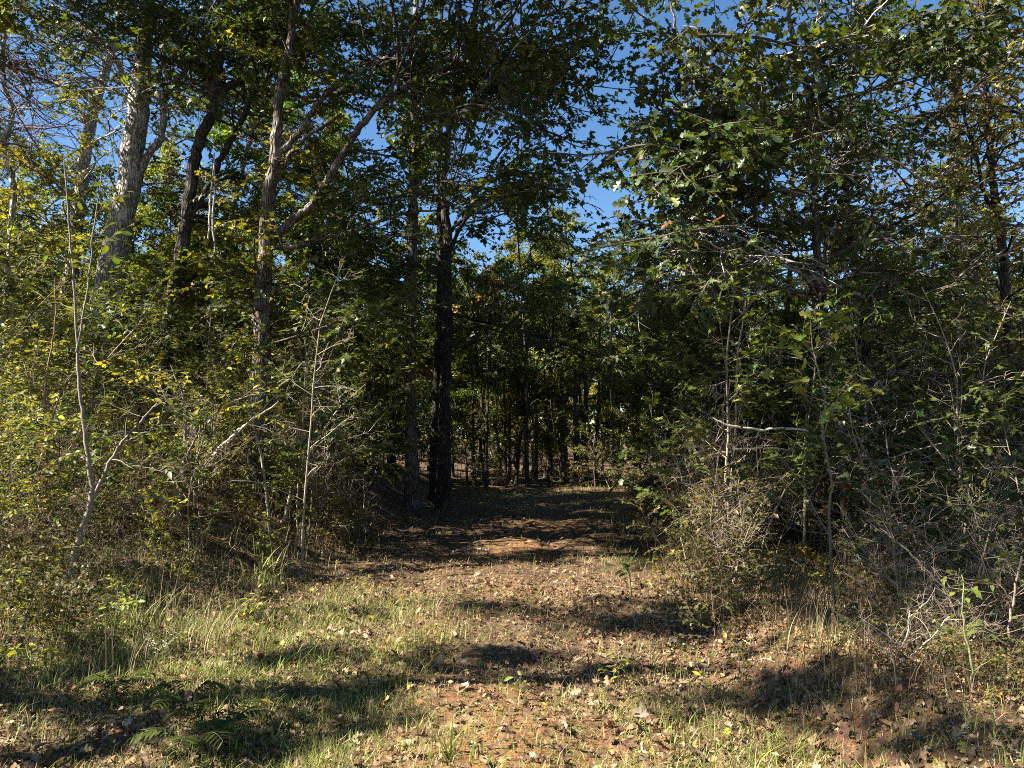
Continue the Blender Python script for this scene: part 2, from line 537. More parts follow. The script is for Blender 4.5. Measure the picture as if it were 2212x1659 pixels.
# ------------------------------------------------------------------ the ground
def build_ground():
    def axis(lo, hi, dense_lo, dense_hi, step, grow):
        a = list(np.arange(dense_lo, dense_hi, step))
        s = step
        while a[-1] < hi:
            s *= grow; a.append(a[-1] + s)
        s = step; b = []
        x = dense_lo
        while x > lo:
            s *= grow; x -= s; b.append(x)
        return np.array(b[::-1] + a)
    xs = axis(-400, 400, -5, 5.5, 0.06, 1.07)
    ys = axis(-300, 500, 2.6, 13, 0.06, 1.045)
    X, Y = np.meshgrid(xs, ys)
    Z = gz(X, Y)
    near = (np.abs(X) < 7) & (Y > 1) & (Y < 18)
    Z = Z + np.where(near, 0.02 * (vnoise(X * 17, Y * 17, 5) - 0.5), 0)
    nx, ny = len(xs), len(ys)
    i = np.arange(ny - 1)[:, None] * nx + np.arange(nx - 1)[None]
    q = np.stack([i, i + 1, i + nx + 1, i + nx], -1).reshape(-1, 4)
    mb = MB()
    # r channel: how bare the soil is (worn track and mound), kept as a property of the place
    c = path_c(Y); hw = path_hw(Y)
    bare = np.exp(-((X - c - 0.35) / 0.75) ** 2) * (1 - sstep(13, 22, Y)) * sstep(0.35, 0.65, vnoise(X * 0.9, Y * 0.6, 9) + 0.12)
    mound = np.exp(-(((X - 2.6) / 0.8) ** 2 + ((Y - 4.9) / 0.8) ** 2))
    bare = np.clip(bare + mound, 0, 1)
    col = np.stack([bare, bare * 0, bare * 0], -1).reshape(-1, 3)
    mb.add(np.stack([X, Y, Z], -1).reshape(-1, 3), quads=q, col=col)
    m, N, L = newmat('forest_floor')
    out = N.new('ShaderNodeOutputMaterial'); b = N.new('ShaderNodeBsdfPrincipled')
    b.inputs['Roughness'].default_value = 0.95; b.inputs['Specular IOR Level'].default_value = 0.15
    tc = N.new('ShaderNodeTexCoord'); at = N.new('ShaderNodeAttribute'); at.attribute_name = 'col'
    n1 = N.new('ShaderNodeTexNoise'); n1.inputs['Scale'].default_value = 14; n1.inputs['Detail'].default_value = 8; n1.inputs['Roughness'].default_value = 0.7
    n2 = N.new('ShaderNodeTexVoronoi'); n2.inputs['Scale'].default_value = 26
    L.new(tc.outputs['Object'], n1.inputs['Vector']); L.new(tc.outputs['Object'], n2.inputs['Vector'])
    cr = N.new('ShaderNodeValToRGB')
    cr.color_ramp.elements[0].position = 0.3; cr.color_ramp.elements[0].color = (0.035, 0.022, 0.014, 1)
    cr.color_ramp.elements[1].position = 0.72; cr.color_ramp.elements[1].color = (0.24, 0.15, 0.085, 1)
    L.new(n1.outputs['Fac'], cr.inputs[0])
    so = N.new('ShaderNodeValToRGB')
    so.color_ramp.elements[0].position = 0.3; so.color_ramp.elements[0].color = (0.13, 0.065, 0.028, 1)
    so.color_ramp.elements[1].position = 0.7; so.color_ramp.elements[1].color = (0.38, 0.22, 0.10, 1)
    L.new(n1.outputs['Fac'], so.inputs[0])
    sep = N.new('ShaderNodeSeparateColor'); L.new(at.outputs['Color'], sep.inputs[0])
    mx = N.new('ShaderNodeMix'); mx.data_type = 'RGBA'
    L.new(sep.outputs[0], mx.inputs['Factor']); L.new(cr.outputs[0], mx.inputs['A']); L.new(so.outputs[0], mx.inputs['B'])
    hv = N.new('ShaderNodeMix'); hv.data_type = 'RGBA'; hv.blend_type = 'MULTIPLY'; hv.inputs['Factor'].default_value = 0.35
    L.new(mx.outputs['Result'], hv.inputs['A']); L.new(n2.outputs['Color'], hv.inputs['B'])
    bp = N.new('ShaderNodeBump'); bp.inputs['Strength'].default_value = 0.9; bp.inputs['Distance'].default_value = 0.03
    L.new(n1.outputs['Fac'], bp.inputs['Height'])
    L.new(hv.outputs['Result'], b.inputs['Base Color']); L.new(bp.outputs[0], b.inputs['Normal']); L.new(b.outputs[0], out.inputs[0])
    o = mb.build('ground', [m])
    tag(o, kind='structure', label='uneven leaf-strewn forest floor with a worn track between low banks')


build_ground()

# ------------------------------------------------------------------ hero trees
def nearest_on(paths, p):
    best = None
    for pts, rad in paths:
        # prefer attachment points below the bough
        dd = np.linalg.norm(pts - p, axis=1) + 0.6 * np.maximum(0, pts[:, 2] - p[2]) + rng.random(len(pts)) * 0.5
        k = int(np.argmin(dd))
        if best is None or dd[k] < best[0]:
            best = (dd[k], pts[k], rad[k])
    return best


WIN = []   # windows of open sky between the crowns, as directions; the nearby boughs leave them free


def in_window(p):
    q = to_px(p)
    if q is None: return False
    for cx, cy, rx, ry in WIN:
        if ((q[0] - cx) / rx) ** 2 + ((q[1] - cy) / ry) ** 2 < 1:
            return True
    return False


WIN += [(95, 200, 42, 140), (505, 330, 42, 100), (1090, 290, 85, 60), (1345, 170, 65, 170), (1390, 430, 70, 75), (1110, 545, 90, 50), (1290, 540, 80, 50), (1270, 370, 35, 80),
        (1520, 60, 60, 60), (1650, 160, 45, 60), (1660, 400, 50, 60), (1890, 330, 45, 60), (830, 250, 35, 50), (690, 90, 40, 40)]

tree_centres = []
KEEP = [([(905, 150), (620, 232), (350, 285), (100, 312)], 15, 48), ([(900, 118), (600, 150), (325, 185), (100, 243)], 18, 24),
        ([(960, 352), (650, 372), (325, 425), (195, 465)], 14, 28), ([(1035, 560), (700, 567), (450, 580), (200, 605)], 12, 34),
        ([(522, 582), (450, 665), (350, 730), (235, 812), (185, 877), (125, 1017), (50, 1137)], 12, 15), ([(330, 603), (180, 737), (122, 840)], 12, 12),
        ([(1025, 893), (700, 888), (450, 892)], 17, 26), ([(1030, 955), (640, 960), (400, 958)], 18, 30),
        ([(1205, 1837), (1020, 1822), (640, 1772), (375, 1760), (200, 1745)], 10, 22), ([(1085, 1758), (833, 1674), (660, 1565)], 13, 16)]


def hides_trunk(p, wide=0.0):
    q = to_px(p)
    if q is None: return False
    for rows, d, w in KEEP:
        if p[1] < d + 0.2:
            ys = [r[0] for r in rows][::-1]; xs = [r[1] for r in rows][::-1]
            if ys[0] - 30 < q[1] < ys[-1] and abs(q[0] - np.interp(q[1], ys, xs)) < w + wide / p[1] * F:
                return True
    return False



def hero_tree(name, label, trunk, d, bark, limbs=(), foliage=(), top=None, sides=12, group=None, seed=0, cat='tree', flare=1.5):
    """trunk: rows (px, py, width px[, depth]); limbs: lists of the same rows; foliage: (cx,cy,rx,ry,d0,d1,n,kind)"""
    g = np.random.default_rng(seed + 1000)

    def row(r):
        dd = r[3] if len(r) > 3 else d
        return list(PX(r[0], r[1], dd)) + [pxw(r[2], dd) / 2]
    rows = [row(r) for r in trunk]
    b = rows[0]
    base = np.array([b[0], b[1], gzf(b[0], b[1])])
    tree_centres.append((base[0], base[1]))
    rows[0] = [base[0], base[1], base[2] - 0.15, b[3] * flare]
    rows.insert(1, [base[0] * 0.75 + rows[1][0] * 0.25, b[1], base[2] + 0.35, b[3] * 1.04]) if rows[1][2] > base[2] + 0.8 else None
    if top:
        last = rows[-1]
        dirv = np.array(rows[-1][:3]) - np.array(rows[-2][:3]); dirv /= np.linalg.norm(dirv)
        h = top['h'] - last[2]
        p = np.array(last[:3])
        for k in range(1, 4):
            dirv = dirv * 0.8 + np.array([0, 0, 0.25]) + g.normal(size=3) * 0.05; dirv /= np.linalg.norm(dirv)
            p = p + dirv * h / 3 / max(0.4, dirv[2])
            rows.append([*p, last[3] * (1 - k / 3.6)])
    root = empty(name, base)
    tag(root, label, cat, group)
    sp = smooth_path(rows, 7)
    wob = g.normal(size=(len(sp), 3)) * 0.012; wob[0] = 0
    sp[:, :3] += wob
    mb = MB(); tube(mb, sp[:, :3], np.maximum(sp[:, 3], 0.008), sides, mi=0, rough=0.035, rg=g)
    mb.build('trunk', [bark], root, base)
    paths = [(sp[:, :3], sp[:, 3])]
    for lm in limbs:
        lr = [row(r) for r in lm]
        near = nearest_on(paths, np.array(lr[0][:3]))
        lr[0][:3] = list(near[1])
        s2 = smooth_path(lr, 7)
        w2 = g.normal(size=(len(s2), 3)) * 0.012; w2[0] = 0
        s2[:, :3] += w2
        m2 = MB(); tube(m2, s2[:, :3], np.maximum(s2[:, 3], 0.006), max(6, sides - 4), rough=0.05, rg=g)
        m2.build('branch', [bark], root, base)
        paths.append((s2[:, :3], s2[:, 3]))
    # boughs
    spots = []
    for (cx, cy, rx, ry, d0, d1, n, kind) in foliage:
        for k in range(int(n * 1.2 + 0.5)):
            for tr in range(30):
                a = g.random() * 6.283; r = math.sqrt(g.random())
                dd = g.uniform(d0, d1)
                p = PX(cx + rx * r * math.cos(a), cy + ry * r * math.sin(a), dd)
                if p[2] > gzf(p[0], p[1]) + 0.5 and not in_window(p) and not (hides_trunk(p, 0.45) and g.random() < 0.9): break
            else:
                continue
            spots.append((p, kind))
    if top:
        tp = np.array(sp[-1, :3])
        for k in range(top.get('n', 20)):
            v = g.normal(size=3); v /= np.linalg.norm(v); v *= g.random() ** 0.4
            p = tp + v * np.array([top.get('r', 3), top.get('r', 3), top.get('rz', 3)]) - np.array([0, 0, 1.0])
            q = to_px(p)
            if q is not None and -50 < q[0] < 2262 and 0 < q[1]: continue
            spots.append((p, top.get('kind', 'maple')))
    for p, kind in spots:
        nd, np_, nr = nearest_on(paths, p)
        v = p - np_
        ln = np.linalg.norm(v)
        yaw = math.atan2(v[1], v[0]) + g.normal() * 0.6
        pitch = g.normal() * 0.22 + 0.05
        me = BOUGH[kind][g.integers(0, len(BOUGH[kind]))]
        s = g.uniform(0.75, 1.2)
        dirb = np.array([math.cos(yaw), math.sin(yaw), 0])
        pb = p - dirb * 0.75 * s
        o = link('leafy_bough', me, root, pb - base, Euler((g.normal() * 0.35, -pitch, yaw)), s)
        v = pb - np_
        if np.linalg.norm(v) > 0.25:
            mid = np_ + v * 0.5 + g.normal(size=3) * 0.08 * np.linalg.norm(v) + np.array([0, 0, 0.06 * np.linalg.norm(v)])
            c = smooth_path(np.array([np_, mid, pb, pb + dirb * 0.3]), 4)
            r0 = min(nr * 0.5, 0.008 + 0.008 * np.linalg.norm(v))
            tw = MB(); tube(tw, c, np.linspace(max(r0, 0.008), 0.007, len(c)), 4)
            tw.build('side_branch', [bark], root, base)
    return root


hero_tree('poplar_tree', 'thick pale grey leaning trunk on the left bank, brightly sunlit',
          [(150, 905, 66), (205, 750, 60), (232, 620, 56), (258, 500, 53), (285, 350, 47), (300, 225, 45), (312, 100, 32), (320, -20, 28)], 15, M_BARK_PALE,
          limbs=[[(285, 410, 18), (318, 340, 16), (350, 290, 15), (352, 230, 14), (330, 190, 12), (352, 140, 11), (395, 105, 12), (350, 62, 9), (280, 20, 6)],
                 [(352, 230, 14), (400, 150, 12), (470, 60, 9), (520, -30, 6)],
                 [(300, 240, 14), (250, 130, 12), (190, 70, 10), (120, 20, 7)]],
          foliage=[(330, 70, 240, 90, 13, 16, 13, 'maple'), (230, 560, 180, 90, 15.5, 18, 6, 'lime'), (420, 90, 140, 110, 13, 15.5, 8, 'oak'), (150, 90, 170, 140, 12, 15, 16, 'maple'), (260, 120, 240, 140, 13, 16, 10, 'bare'), (330, 330, 120, 120, 15.5, 18, 8, 'maple')],
          top=dict(h=17, n=24, r=3.5, rz=3, kind='maple'), sides=18, seed=1)
hero_tree('birch_tree', 'second pale trunk, thinner, rising behind the thick leaning trunk',
          [(118, 900, 34, 17), (128, 750, 32), (150, 600, 27), (170, 450, 26), (185, 325, 25), (210, 210, 22), (243, 100, 18), (270, -20, 14)], 18, M_BARK_PALE,
          foliage=[(200, 120, 130, 110, 16, 20, 8, 'maple'), (120, 470, 150, 110, 13, 18, 16, 'lime'), (120, 250, 130, 170, 15, 19, 15, 'lime'), (150, 250, 130, 160, 15, 19, 9, 'bare')],
          top=dict(h=16, n=16, r=3, rz=3, kind='maple'), sides=12, seed=2)
hero_tree('birch_tree', 'thin crooked pale trunk at the far left edge under purple dead twigs',
          [(0, 900, 15), (12, 650, 14), (22, 520, 13), (30, 400, 13), (10, 325, 12), (25, 240, 11), (5, 150, 9), (20, -20, 7)], 14, M_BARK_PALE,
          foliage=[(20, 190, 55, 150, 12.5, 14.5, 14, 'deadvine'), (20, 560, 90, 130, 13, 16, 7, 'lime')],
          top=dict(h=14, n=8, r=2.5, rz=2, kind='deadvine'), sides=8, seed=3)
hero_tree('oak_tree', 'dark forked trunk beside the thick pale leaning one',
          [(352, 960, 34), (360, 750, 30), (372, 650, 28), (395, 525, 28), (410, 425, 26), (425, 325, 24), (455, 250, 23), (465, 195, 22)], 14, M_BARK_DARK,
          limbs=[[(465, 205, 16), (440, 140, 14), (390, 135, 11), (340, 120, 10), (265, 60, 7)],
                 [(462, 210, 16), (500, 185, 14), (560, 150, 13), (620, 110, 10), (665, 40, 8), (700, -30, 6)],
                 [(400, 500, 12), (440, 420, 13), (465, 370, 14), (482, 330, 13), (520, 265, 12), (550, 200, 11), (600, 150, 8)],
                 [(375, 650, 9), (420, 615, 11), (520, 618, 11), (640, 612, 9), (760, 608, 7), (840, 606, 4)]],
          foliage=[(470, 100, 190, 110, 12, 15, 15, 'oak'), (500, 330, 150, 190, 14.5, 18, 18, 'bare'), (520, 450, 120, 110, 14, 17, 9, 'lime'), (480, 260, 130, 130, 14.5, 18, 9, 'maple'), (600, 60, 130, 80, 12, 15, 9, 'maple'), (420, 640, 130, 90, 12, 15, 5, 'oak'), (640, 640, 160, 70, 12, 14, 6, 'oak')],
          top=dict(h=13, n=14, r=3, rz=2.5, kind='oak'), sides=14, seed=4)
hero_tree('oak_tree', 'brown oak on the left bank whose long limb arches over the track',
          [(560, 1035, 50), (565, 800, 41), (567, 700, 37), (570, 600, 33), (580, 450, 30), (598, 300, 24), (605, 200, 22), (625, 100, 18), (640, -10, 14)], 12, M_BARK_BROWN,
          limbs=[[(582, 522, 19), (620, 488, 18), (665, 450, 17), (700, 400, 16), (730, 350, 15), (765, 295, 15), (812, 235, 14), (877, 185, 14), (945, 158, 12), (1017, 125, 11), (1062, 90, 9), (1137, 50, 7), (1210, 20, 5)],
                 [(603, 330, 15), (650, 280, 14), (690, 220, 12), (737, 180, 11), (790, 150, 9), (840, 122, 8), (920, 100, 5)],
                 [(590, 545, 11), (645, 532, 11), (700, 515, 10), (760, 500, 8), (850, 470, 6), (960, 450, 4)],
                 [(600, 380, 12), (632, 330, 11), (660, 300, 9), (735, 250, 6)],
                 [(568, 680, 9), (520, 655, 9), (480, 665, 7), (430, 690, 4)]],
          foliage=[(900, -260, 380, 160, 7.5, 11, 20, 'oak'), (1400, -260, 330, 160, 7, 10, 18, 'oak'), (400, -200, 300, 120, 9, 13, 12, 'maple'), (620, 330, 110, 200, 11, 13, 13, 'lime'), (760, 120, 200, 130, 11, 14, 19, 'maple'), (1060, 110, 230, 130, 9, 13.5, 22, 'oak'),  # first two groups: unseen boughs above the frame, added to shade track and thicket
                   (1020, 300, 190, 130, 10, 14, 14, 'oak'), (800, 430, 170, 110, 10.5, 14, 15, 'maple'), (1180, 260, 120, 150, 10, 14, 12, 'maple'), (840, 640, 130, 90, 10, 14, 8, 'maple'), (560, 640, 90, 90, 11, 13, 4, 'lime')],
          top=dict(h=13, n=20, r=4, rz=2.5, kind='oak'), sides=16, seed=5)
hero_tree('oak_tree', 'straight brown trunk with a sunlit stretch, left of the dark pair by the track',
          [(893, 1025, 32), (886, 850, 25), (888, 700, 23), (890, 580, 23), (892, 450, 22), (894, 300, 19), (896, 180, 16), (900, 0, 12)], 17, M_BARK_BROWN,
          foliage=[(900, 330, 150, 150, 15, 19, 14, 'maple'), (880, 560, 150, 100, 15, 19, 12, 'oak'), (860, 120, 140, 110, 15, 19, 10, 'maple')],
          top=dict(h=15, n=14, r=3, rz=3, kind='maple'), sides=12, seed=6)
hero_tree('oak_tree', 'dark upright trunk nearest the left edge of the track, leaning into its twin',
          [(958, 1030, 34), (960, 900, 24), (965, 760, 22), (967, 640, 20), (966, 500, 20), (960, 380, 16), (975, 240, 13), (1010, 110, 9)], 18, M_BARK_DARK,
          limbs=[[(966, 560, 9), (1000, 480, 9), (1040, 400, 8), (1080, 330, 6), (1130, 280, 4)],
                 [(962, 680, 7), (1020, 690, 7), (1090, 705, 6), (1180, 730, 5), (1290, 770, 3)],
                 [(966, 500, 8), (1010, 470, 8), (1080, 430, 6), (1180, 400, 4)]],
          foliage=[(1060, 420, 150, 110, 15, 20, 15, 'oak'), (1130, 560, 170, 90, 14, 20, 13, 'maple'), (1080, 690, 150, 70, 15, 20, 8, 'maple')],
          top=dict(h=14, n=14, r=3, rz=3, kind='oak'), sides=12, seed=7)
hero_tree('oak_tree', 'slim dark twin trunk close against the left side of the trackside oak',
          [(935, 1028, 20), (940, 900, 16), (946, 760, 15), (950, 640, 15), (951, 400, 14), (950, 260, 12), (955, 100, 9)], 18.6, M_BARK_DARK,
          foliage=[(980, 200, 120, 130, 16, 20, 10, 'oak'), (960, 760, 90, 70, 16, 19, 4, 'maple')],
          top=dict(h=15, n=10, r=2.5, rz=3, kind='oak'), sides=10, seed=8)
hero_tree('oak_tree', 'slim straight tree right of the track with a sunlit foot',
          [(1837, 1205, 21), (1830, 1112, 20), (1822, 1020, 19), (1808, 885, 18), (1790, 780, 18), (1772, 640, 18), (1763, 500, 17), (1760, 375, 15), (1745, 200, 14), (1712, 80, 11), (1700, -20, 9)], 10, M_BARK_BROWN,
          limbs=[[(1763, 500, 8), (1730, 475, 8), (1690, 450, 7), (1640, 420, 5), (1590, 395, 3)],
                 [(1765, 515, 8), (1800, 498, 8), (1860, 497, 7), (1910, 512, 6), (1960, 545, 4)],
                 [(1746, 230, 8), (1780, 200, 8), (1815, 120, 7), (1850, 20, 5)],
                 [(1770, 620, 7), (1700, 545, 6), (1640, 500, 4)]],
          foliage=[(2000, 60, 130, 70, 7.5, 9, 6, 'oak'), (1640, 450, 260, 250, 8, 11, 16, 'bare'), (1560, 200, 180, 170, 7.5, 10, 13, 'oak'), (1600, 330, 180, 170, 9, 12, 6, 'maple'), (1480, 420, 170, 120, 7.5, 10, 11, 'oak'), (1640, 560, 170, 130, 7.5, 10.5, 9, 'maple'), (1800, 250, 150, 200, 8, 11, 9, 'oak'), (1850, 620, 160, 130, 8, 11, 12, 'maple')],
          top=dict(h=10.5, n=18, r=3, rz=2.2, kind='oak'), sides=12, seed=9)
hero_tree('maple_tree', 'thin brown trunk leaning left, right of the track',
          [(1758, 1085, 17), (1740, 1014, 15), (1729, 960, 15), (1700, 880, 14), (1674, 833, 13), (1649, 785, 13), (1612, 738, 12), (1565, 660, 12), (1530, 560, 11), (1510, 440, 10), (1489, 280, 9), (1470, 120, 7)], 13, M_BARK_BROWN,
          foliage=[(1500, 330, 120, 160, 11, 14, 12, 'maple'), (1560, 620, 170, 120, 10.5, 14, 13, 'maple'), (1440, 640, 140, 110, 11, 15, 12, 'maple'), (1450, 820, 130, 80, 12, 15, 9, 'maple')],
          top=dict(h=11, n=12, r=3, rz=2.5, kind='maple'), sides=10, seed=10)
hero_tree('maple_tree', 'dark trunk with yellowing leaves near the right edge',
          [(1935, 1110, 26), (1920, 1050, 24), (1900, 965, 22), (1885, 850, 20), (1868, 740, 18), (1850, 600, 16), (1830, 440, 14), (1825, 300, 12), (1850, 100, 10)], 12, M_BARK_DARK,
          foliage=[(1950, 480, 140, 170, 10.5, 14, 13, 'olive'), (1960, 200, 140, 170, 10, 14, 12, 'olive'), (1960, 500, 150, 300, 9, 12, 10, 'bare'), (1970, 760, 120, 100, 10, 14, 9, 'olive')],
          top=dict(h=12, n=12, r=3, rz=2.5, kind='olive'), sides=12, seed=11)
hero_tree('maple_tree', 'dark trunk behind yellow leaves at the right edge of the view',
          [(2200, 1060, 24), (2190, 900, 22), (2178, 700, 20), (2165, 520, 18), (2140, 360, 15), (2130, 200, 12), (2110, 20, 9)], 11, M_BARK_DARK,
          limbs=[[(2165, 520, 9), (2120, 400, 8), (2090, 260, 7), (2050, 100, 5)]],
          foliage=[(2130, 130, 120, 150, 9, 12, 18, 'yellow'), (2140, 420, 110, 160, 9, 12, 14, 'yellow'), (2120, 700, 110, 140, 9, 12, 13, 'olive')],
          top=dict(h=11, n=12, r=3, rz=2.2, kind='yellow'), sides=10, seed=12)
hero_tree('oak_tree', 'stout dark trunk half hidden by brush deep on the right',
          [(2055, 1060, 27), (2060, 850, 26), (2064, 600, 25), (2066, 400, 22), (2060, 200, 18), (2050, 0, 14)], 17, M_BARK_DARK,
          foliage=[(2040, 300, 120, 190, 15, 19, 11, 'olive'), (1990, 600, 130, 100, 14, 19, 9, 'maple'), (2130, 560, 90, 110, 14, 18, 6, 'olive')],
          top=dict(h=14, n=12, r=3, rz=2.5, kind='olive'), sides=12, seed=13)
hero_tree('oak_tree', 'thin dark stem just left of the slim straight tree on the right',
          [(1705, 1085, 12), (1690, 900, 11), (1700, 700, 10), (1712, 400, 9), (1714, 115, 8), (1700, 0, 7)], 14, M_BARK_DARK,
          foliage=[(1700, 320, 120, 160, 12, 15, 9, 'oak'), (1730, 760, 120, 80, 12, 15, 7, 'maple')],
          top=dict(h=12, n=8, r=2.5, rz=2, kind='oak'), sides=8, seed=14)

# ------------------------------------------------------------------ forest trees (prototypes, then copies)
def proto_tree(name, seed, H, crown0, rad, pal, tpl, nleaf, size, bark, r0=0.13, nl=14, sparse=0.9):
    g = np.random.default_rng(seed)
    root = empty(name, (0, 0, 0))
    pts = [np.array([0, 0, -0.2])]
    d = np.array([0, 0, 1.0])
    n = 14
    for i in range(n):
        d = d + g.normal(size=3) * np.array([0.06, 0.06, 0.0]); d[2] = 1; d /= np.linalg.norm(d)
        pts.append(pts[-1] + d * (H + 0.2) / n)
    pts = np.array(pts)
    rr = r0 * (1 - np.linspace(0, 1, n + 1) ** 1.2 * 0.9); rr[0] *= 1.4
    mb = MB(); tube(mb, pts, rr, 8, rough=0.04, rg=g); mb.build('trunk', [bark], root)
    lb = MB(); P = []; W = []
    for k in range(nl):
        t = crown0 + (1 - crown0) * (k + g.random()) / nl * 0.97
        i = min(n - 1, int(t * n)); p = pts[i] + (pts[i + 1] - pts[i]) * (t * n - i)
        az = k * 2.4 + g.normal() * 0.4
        u = (t - crown0) / (1 - crown0)
        prof = math.sin(math.pi * min(1, 0.2 + 0.8 * u)) ** 0.7 if u < 0.98 else 0.3
        ln = rad * max(0.3, prof) * g.uniform(0.7, 1.15)
        dd = np.array([math.cos(az), math.sin(az), g.uniform(0.15, 0.7)]); dd /= np.linalg.norm(dd)
        q = [p]
        for s in range(4):
            dd = dd + g.normal(size=3) * 0.16; dd /= np.linalg.norm(dd)
            q.append(q[-1] + dd * ln / 4)
        q = np.array(q)
        tube(lb, q, np.linspace(max(0.015, rr[i] * 0.4), 0.01, 5), 4)
        # secondary twigs with leaf clumps
        for s in range(5):
            tt = g.uniform(0.35, 1.0); f = tt * 4; j = min(3, int(f)); b0 = q[j] + (q[j + 1] - q[j]) * (f - j)
            e = dd + g.normal(size=3) * 0.8; e /= np.linalg.norm(e)
            b1 = b0 + e * ln * 0.32 * g.uniform(0.5, 1.3)
            tube(lb, np.array([b0, (b0 + b1) / 2 + g.normal(size=3) * 0.04, b1]), [0.012, 0.008, 0.005], 3)
            P.append((b0, b1)); W.append(ln)
    lb.build('limbs', [bark], root)
    W = np.array(W); W /= W.sum()
    k = g.choice(len(P), nleaf, p=W)
    A = np.array([a for a, b in P]); B = np.array([b for a, b in P])
    t = g.uniform(0.1, 1.25, nleaf)[:, None]
    clump = g.normal(size=(len(P), 3)) * 0.05
    pos = A[k] + (B[k] - A[k]) * t + g.normal(size=(nleaf, 3)) * np.array([0.2, 0.2, 0.10]) * rad * 0.3 + clump[k]
    dr = g.normal(size=(nleaf, 3)) + (B[k] - A[k]); dr[:, 2] -= 0.3
    nm = np.array([0, 0, 1.0]) + g.normal(size=(nleaf, 3)) * 0.6
    fb = MB()
    put_leaves(fb, tpl, pos, dr, nm, size * g.uniform(0.6, 1.3, nleaf), colors(pal, nleaf, g, 0.22), 0, g)
    fb.build('crown', [M_LEAF_FAR], root)
    return root


PROTO = {
    'tall_green': proto_tree('forest_tree', 101, 15, 0.3, 3.0, 'green', T_MAPLE, 6500, 0.16, M_BARK_DARK, 0.14, 18),
    'pole': proto_tree('slender_tree', 109, 9.5, 0.5, 1.3, 'green', T_SIMPLE, 2600, 0.12, M_BARK_DARK, 0.07, 12),
    'high_shade': proto_tree('forest_tree', 108, 17, 0.55, 2.8, 'green', T_MAPLE, 8000, 0.17, M_BARK_BROWN, 0.15, 16),  # shade caster, crown set high so its shadow lands on track and thicket
    'tall_olive': proto_tree('forest_tree', 102, 14, 0.28, 2.8, 'olive', T_SIMPLE, 17000, 0.15, M_BARK_BROWN, 0.12, 18),
    'tall_lime': proto_tree('forest_tree', 103, 13, 0.25, 3.0, 'lime', T_SIMPLE, 17000, 0.15, M_BARK_PALE, 0.12, 18),
    'mid_green': proto_tree('understory_tree', 104, 7.5, 0.22, 2.2, 'green', T_SIMPLE, 13000, 0.11, M_BARK_DARK, 0.06, 16),
    'mid_lime': proto_tree('understory_tree', 105, 6.5, 0.08, 2.1, 'lime', T_SIMPLE, 12000, 0.11, M_BARK_BROWN, 0.05, 16),
    'mid_orange': proto_tree('understory_tree', 106, 8, 0.2, 2.2, 'orange', T_SIMPLE, 11000, 0.12, M_BARK_DARK, 0.06, 16),
    'mid_yellow': proto_tree('understory_tree', 107, 6, 0.2, 1.9, 'yellow', T_SIMPLE, 9000, 0.11, M_BARK_BROWN, 0.05, 14),
}
LOOK = {'pole': 'slender dark', 'high_shade': 'added high-crowned green shade', 'tall_green': 'tall green', 'tall_olive': 'tall olive-brown', 'tall_lime': 'tall pale-barked yellow-green', 'mid_green': 'small dark green',
        'mid_lime': 'small yellow-green', 'mid_orange': 'small orange-leaved', 'mid_yellow': 'small yellow-leaved'}
used_proto = set()


def put_tree(kind, x, y, s, label, group, rz=None):
    src = PROTO[kind]
    if kind not in used_proto:
        used_proto.add(kind); o = src
    else:
        o = copy_tree(src)
    o.location = (float(x), float(y), gzf(x, y) - 0.05)
    o.rotation_euler = (0, 0, float(rng.uniform(0, 6.28)) if rz is None else rz)
    o.scale = (s, s, s)
    tag(o, label, 'tree', group)
    return o


ORD = ['first', 'second', 'third', 'fourth', 'fifth', 'sixth', 'seventh', 'eighth', 'ninth', 'tenth', 'eleventh', 'twelfth', 'thirteenth', 'fourteenth',
       'fifteenth', 'sixteenth', 'seventeenth', 'eighteenth', 'nineteenth', 'twentieth']


def nth_label(look, noun, where, i, n):
    if n == 1: return '%s %s %s' % (look, noun, where)
    if n > 36 and 19 <= i < n - 20: return '%s %s from the crowded middle %s' % (look, noun, where)
    if i == 0: return 'leftmost %s %s %s' % (look, noun, where)
    if i == n - 1: return 'rightmost %s %s %s' % (look, noun, where)
    if i >= n // 2 and n - 1 - i < 20:
        return '%s-from-right %s %s %s' % (ORD[n - 1 - i], look, noun, where)
    return '%s-from-left %s %s %s' % (ORD[min(i, 19)], look, noun, where)


far_list = []     # (kind, x, y, scale, where)
g0 = np.random.default_rng(42)


def scatter(n, xlo, xhi, ylo, yhi, kinds, probs, slo, shi, where, mind=1.6, avoid_path=True, out=far_list):
    c = 0; tries = 0
    while c < n and tries < n * 40:
        tries += 1
        y = g0.uniform(ylo, yhi)
        x = g0.uniform(xlo, xhi) * (y / yhi if xlo < 0 < xhi else 1)
        if avoid_path and y < 25 and abs(x - path_c(y)) < path_hw(y) + 1.2: continue
        if y < 19 and hides_trunk((x, y, 4.0), 1.2): continue
        if any((x - a[1]) ** 2 + (y - a[2]) ** 2 < mind ** 2 for a in out): continue
        out.append((kinds[g0.choice(len(kinds), p=probs)], x, y, g0.uniform(slo, shi), where)); c += 1


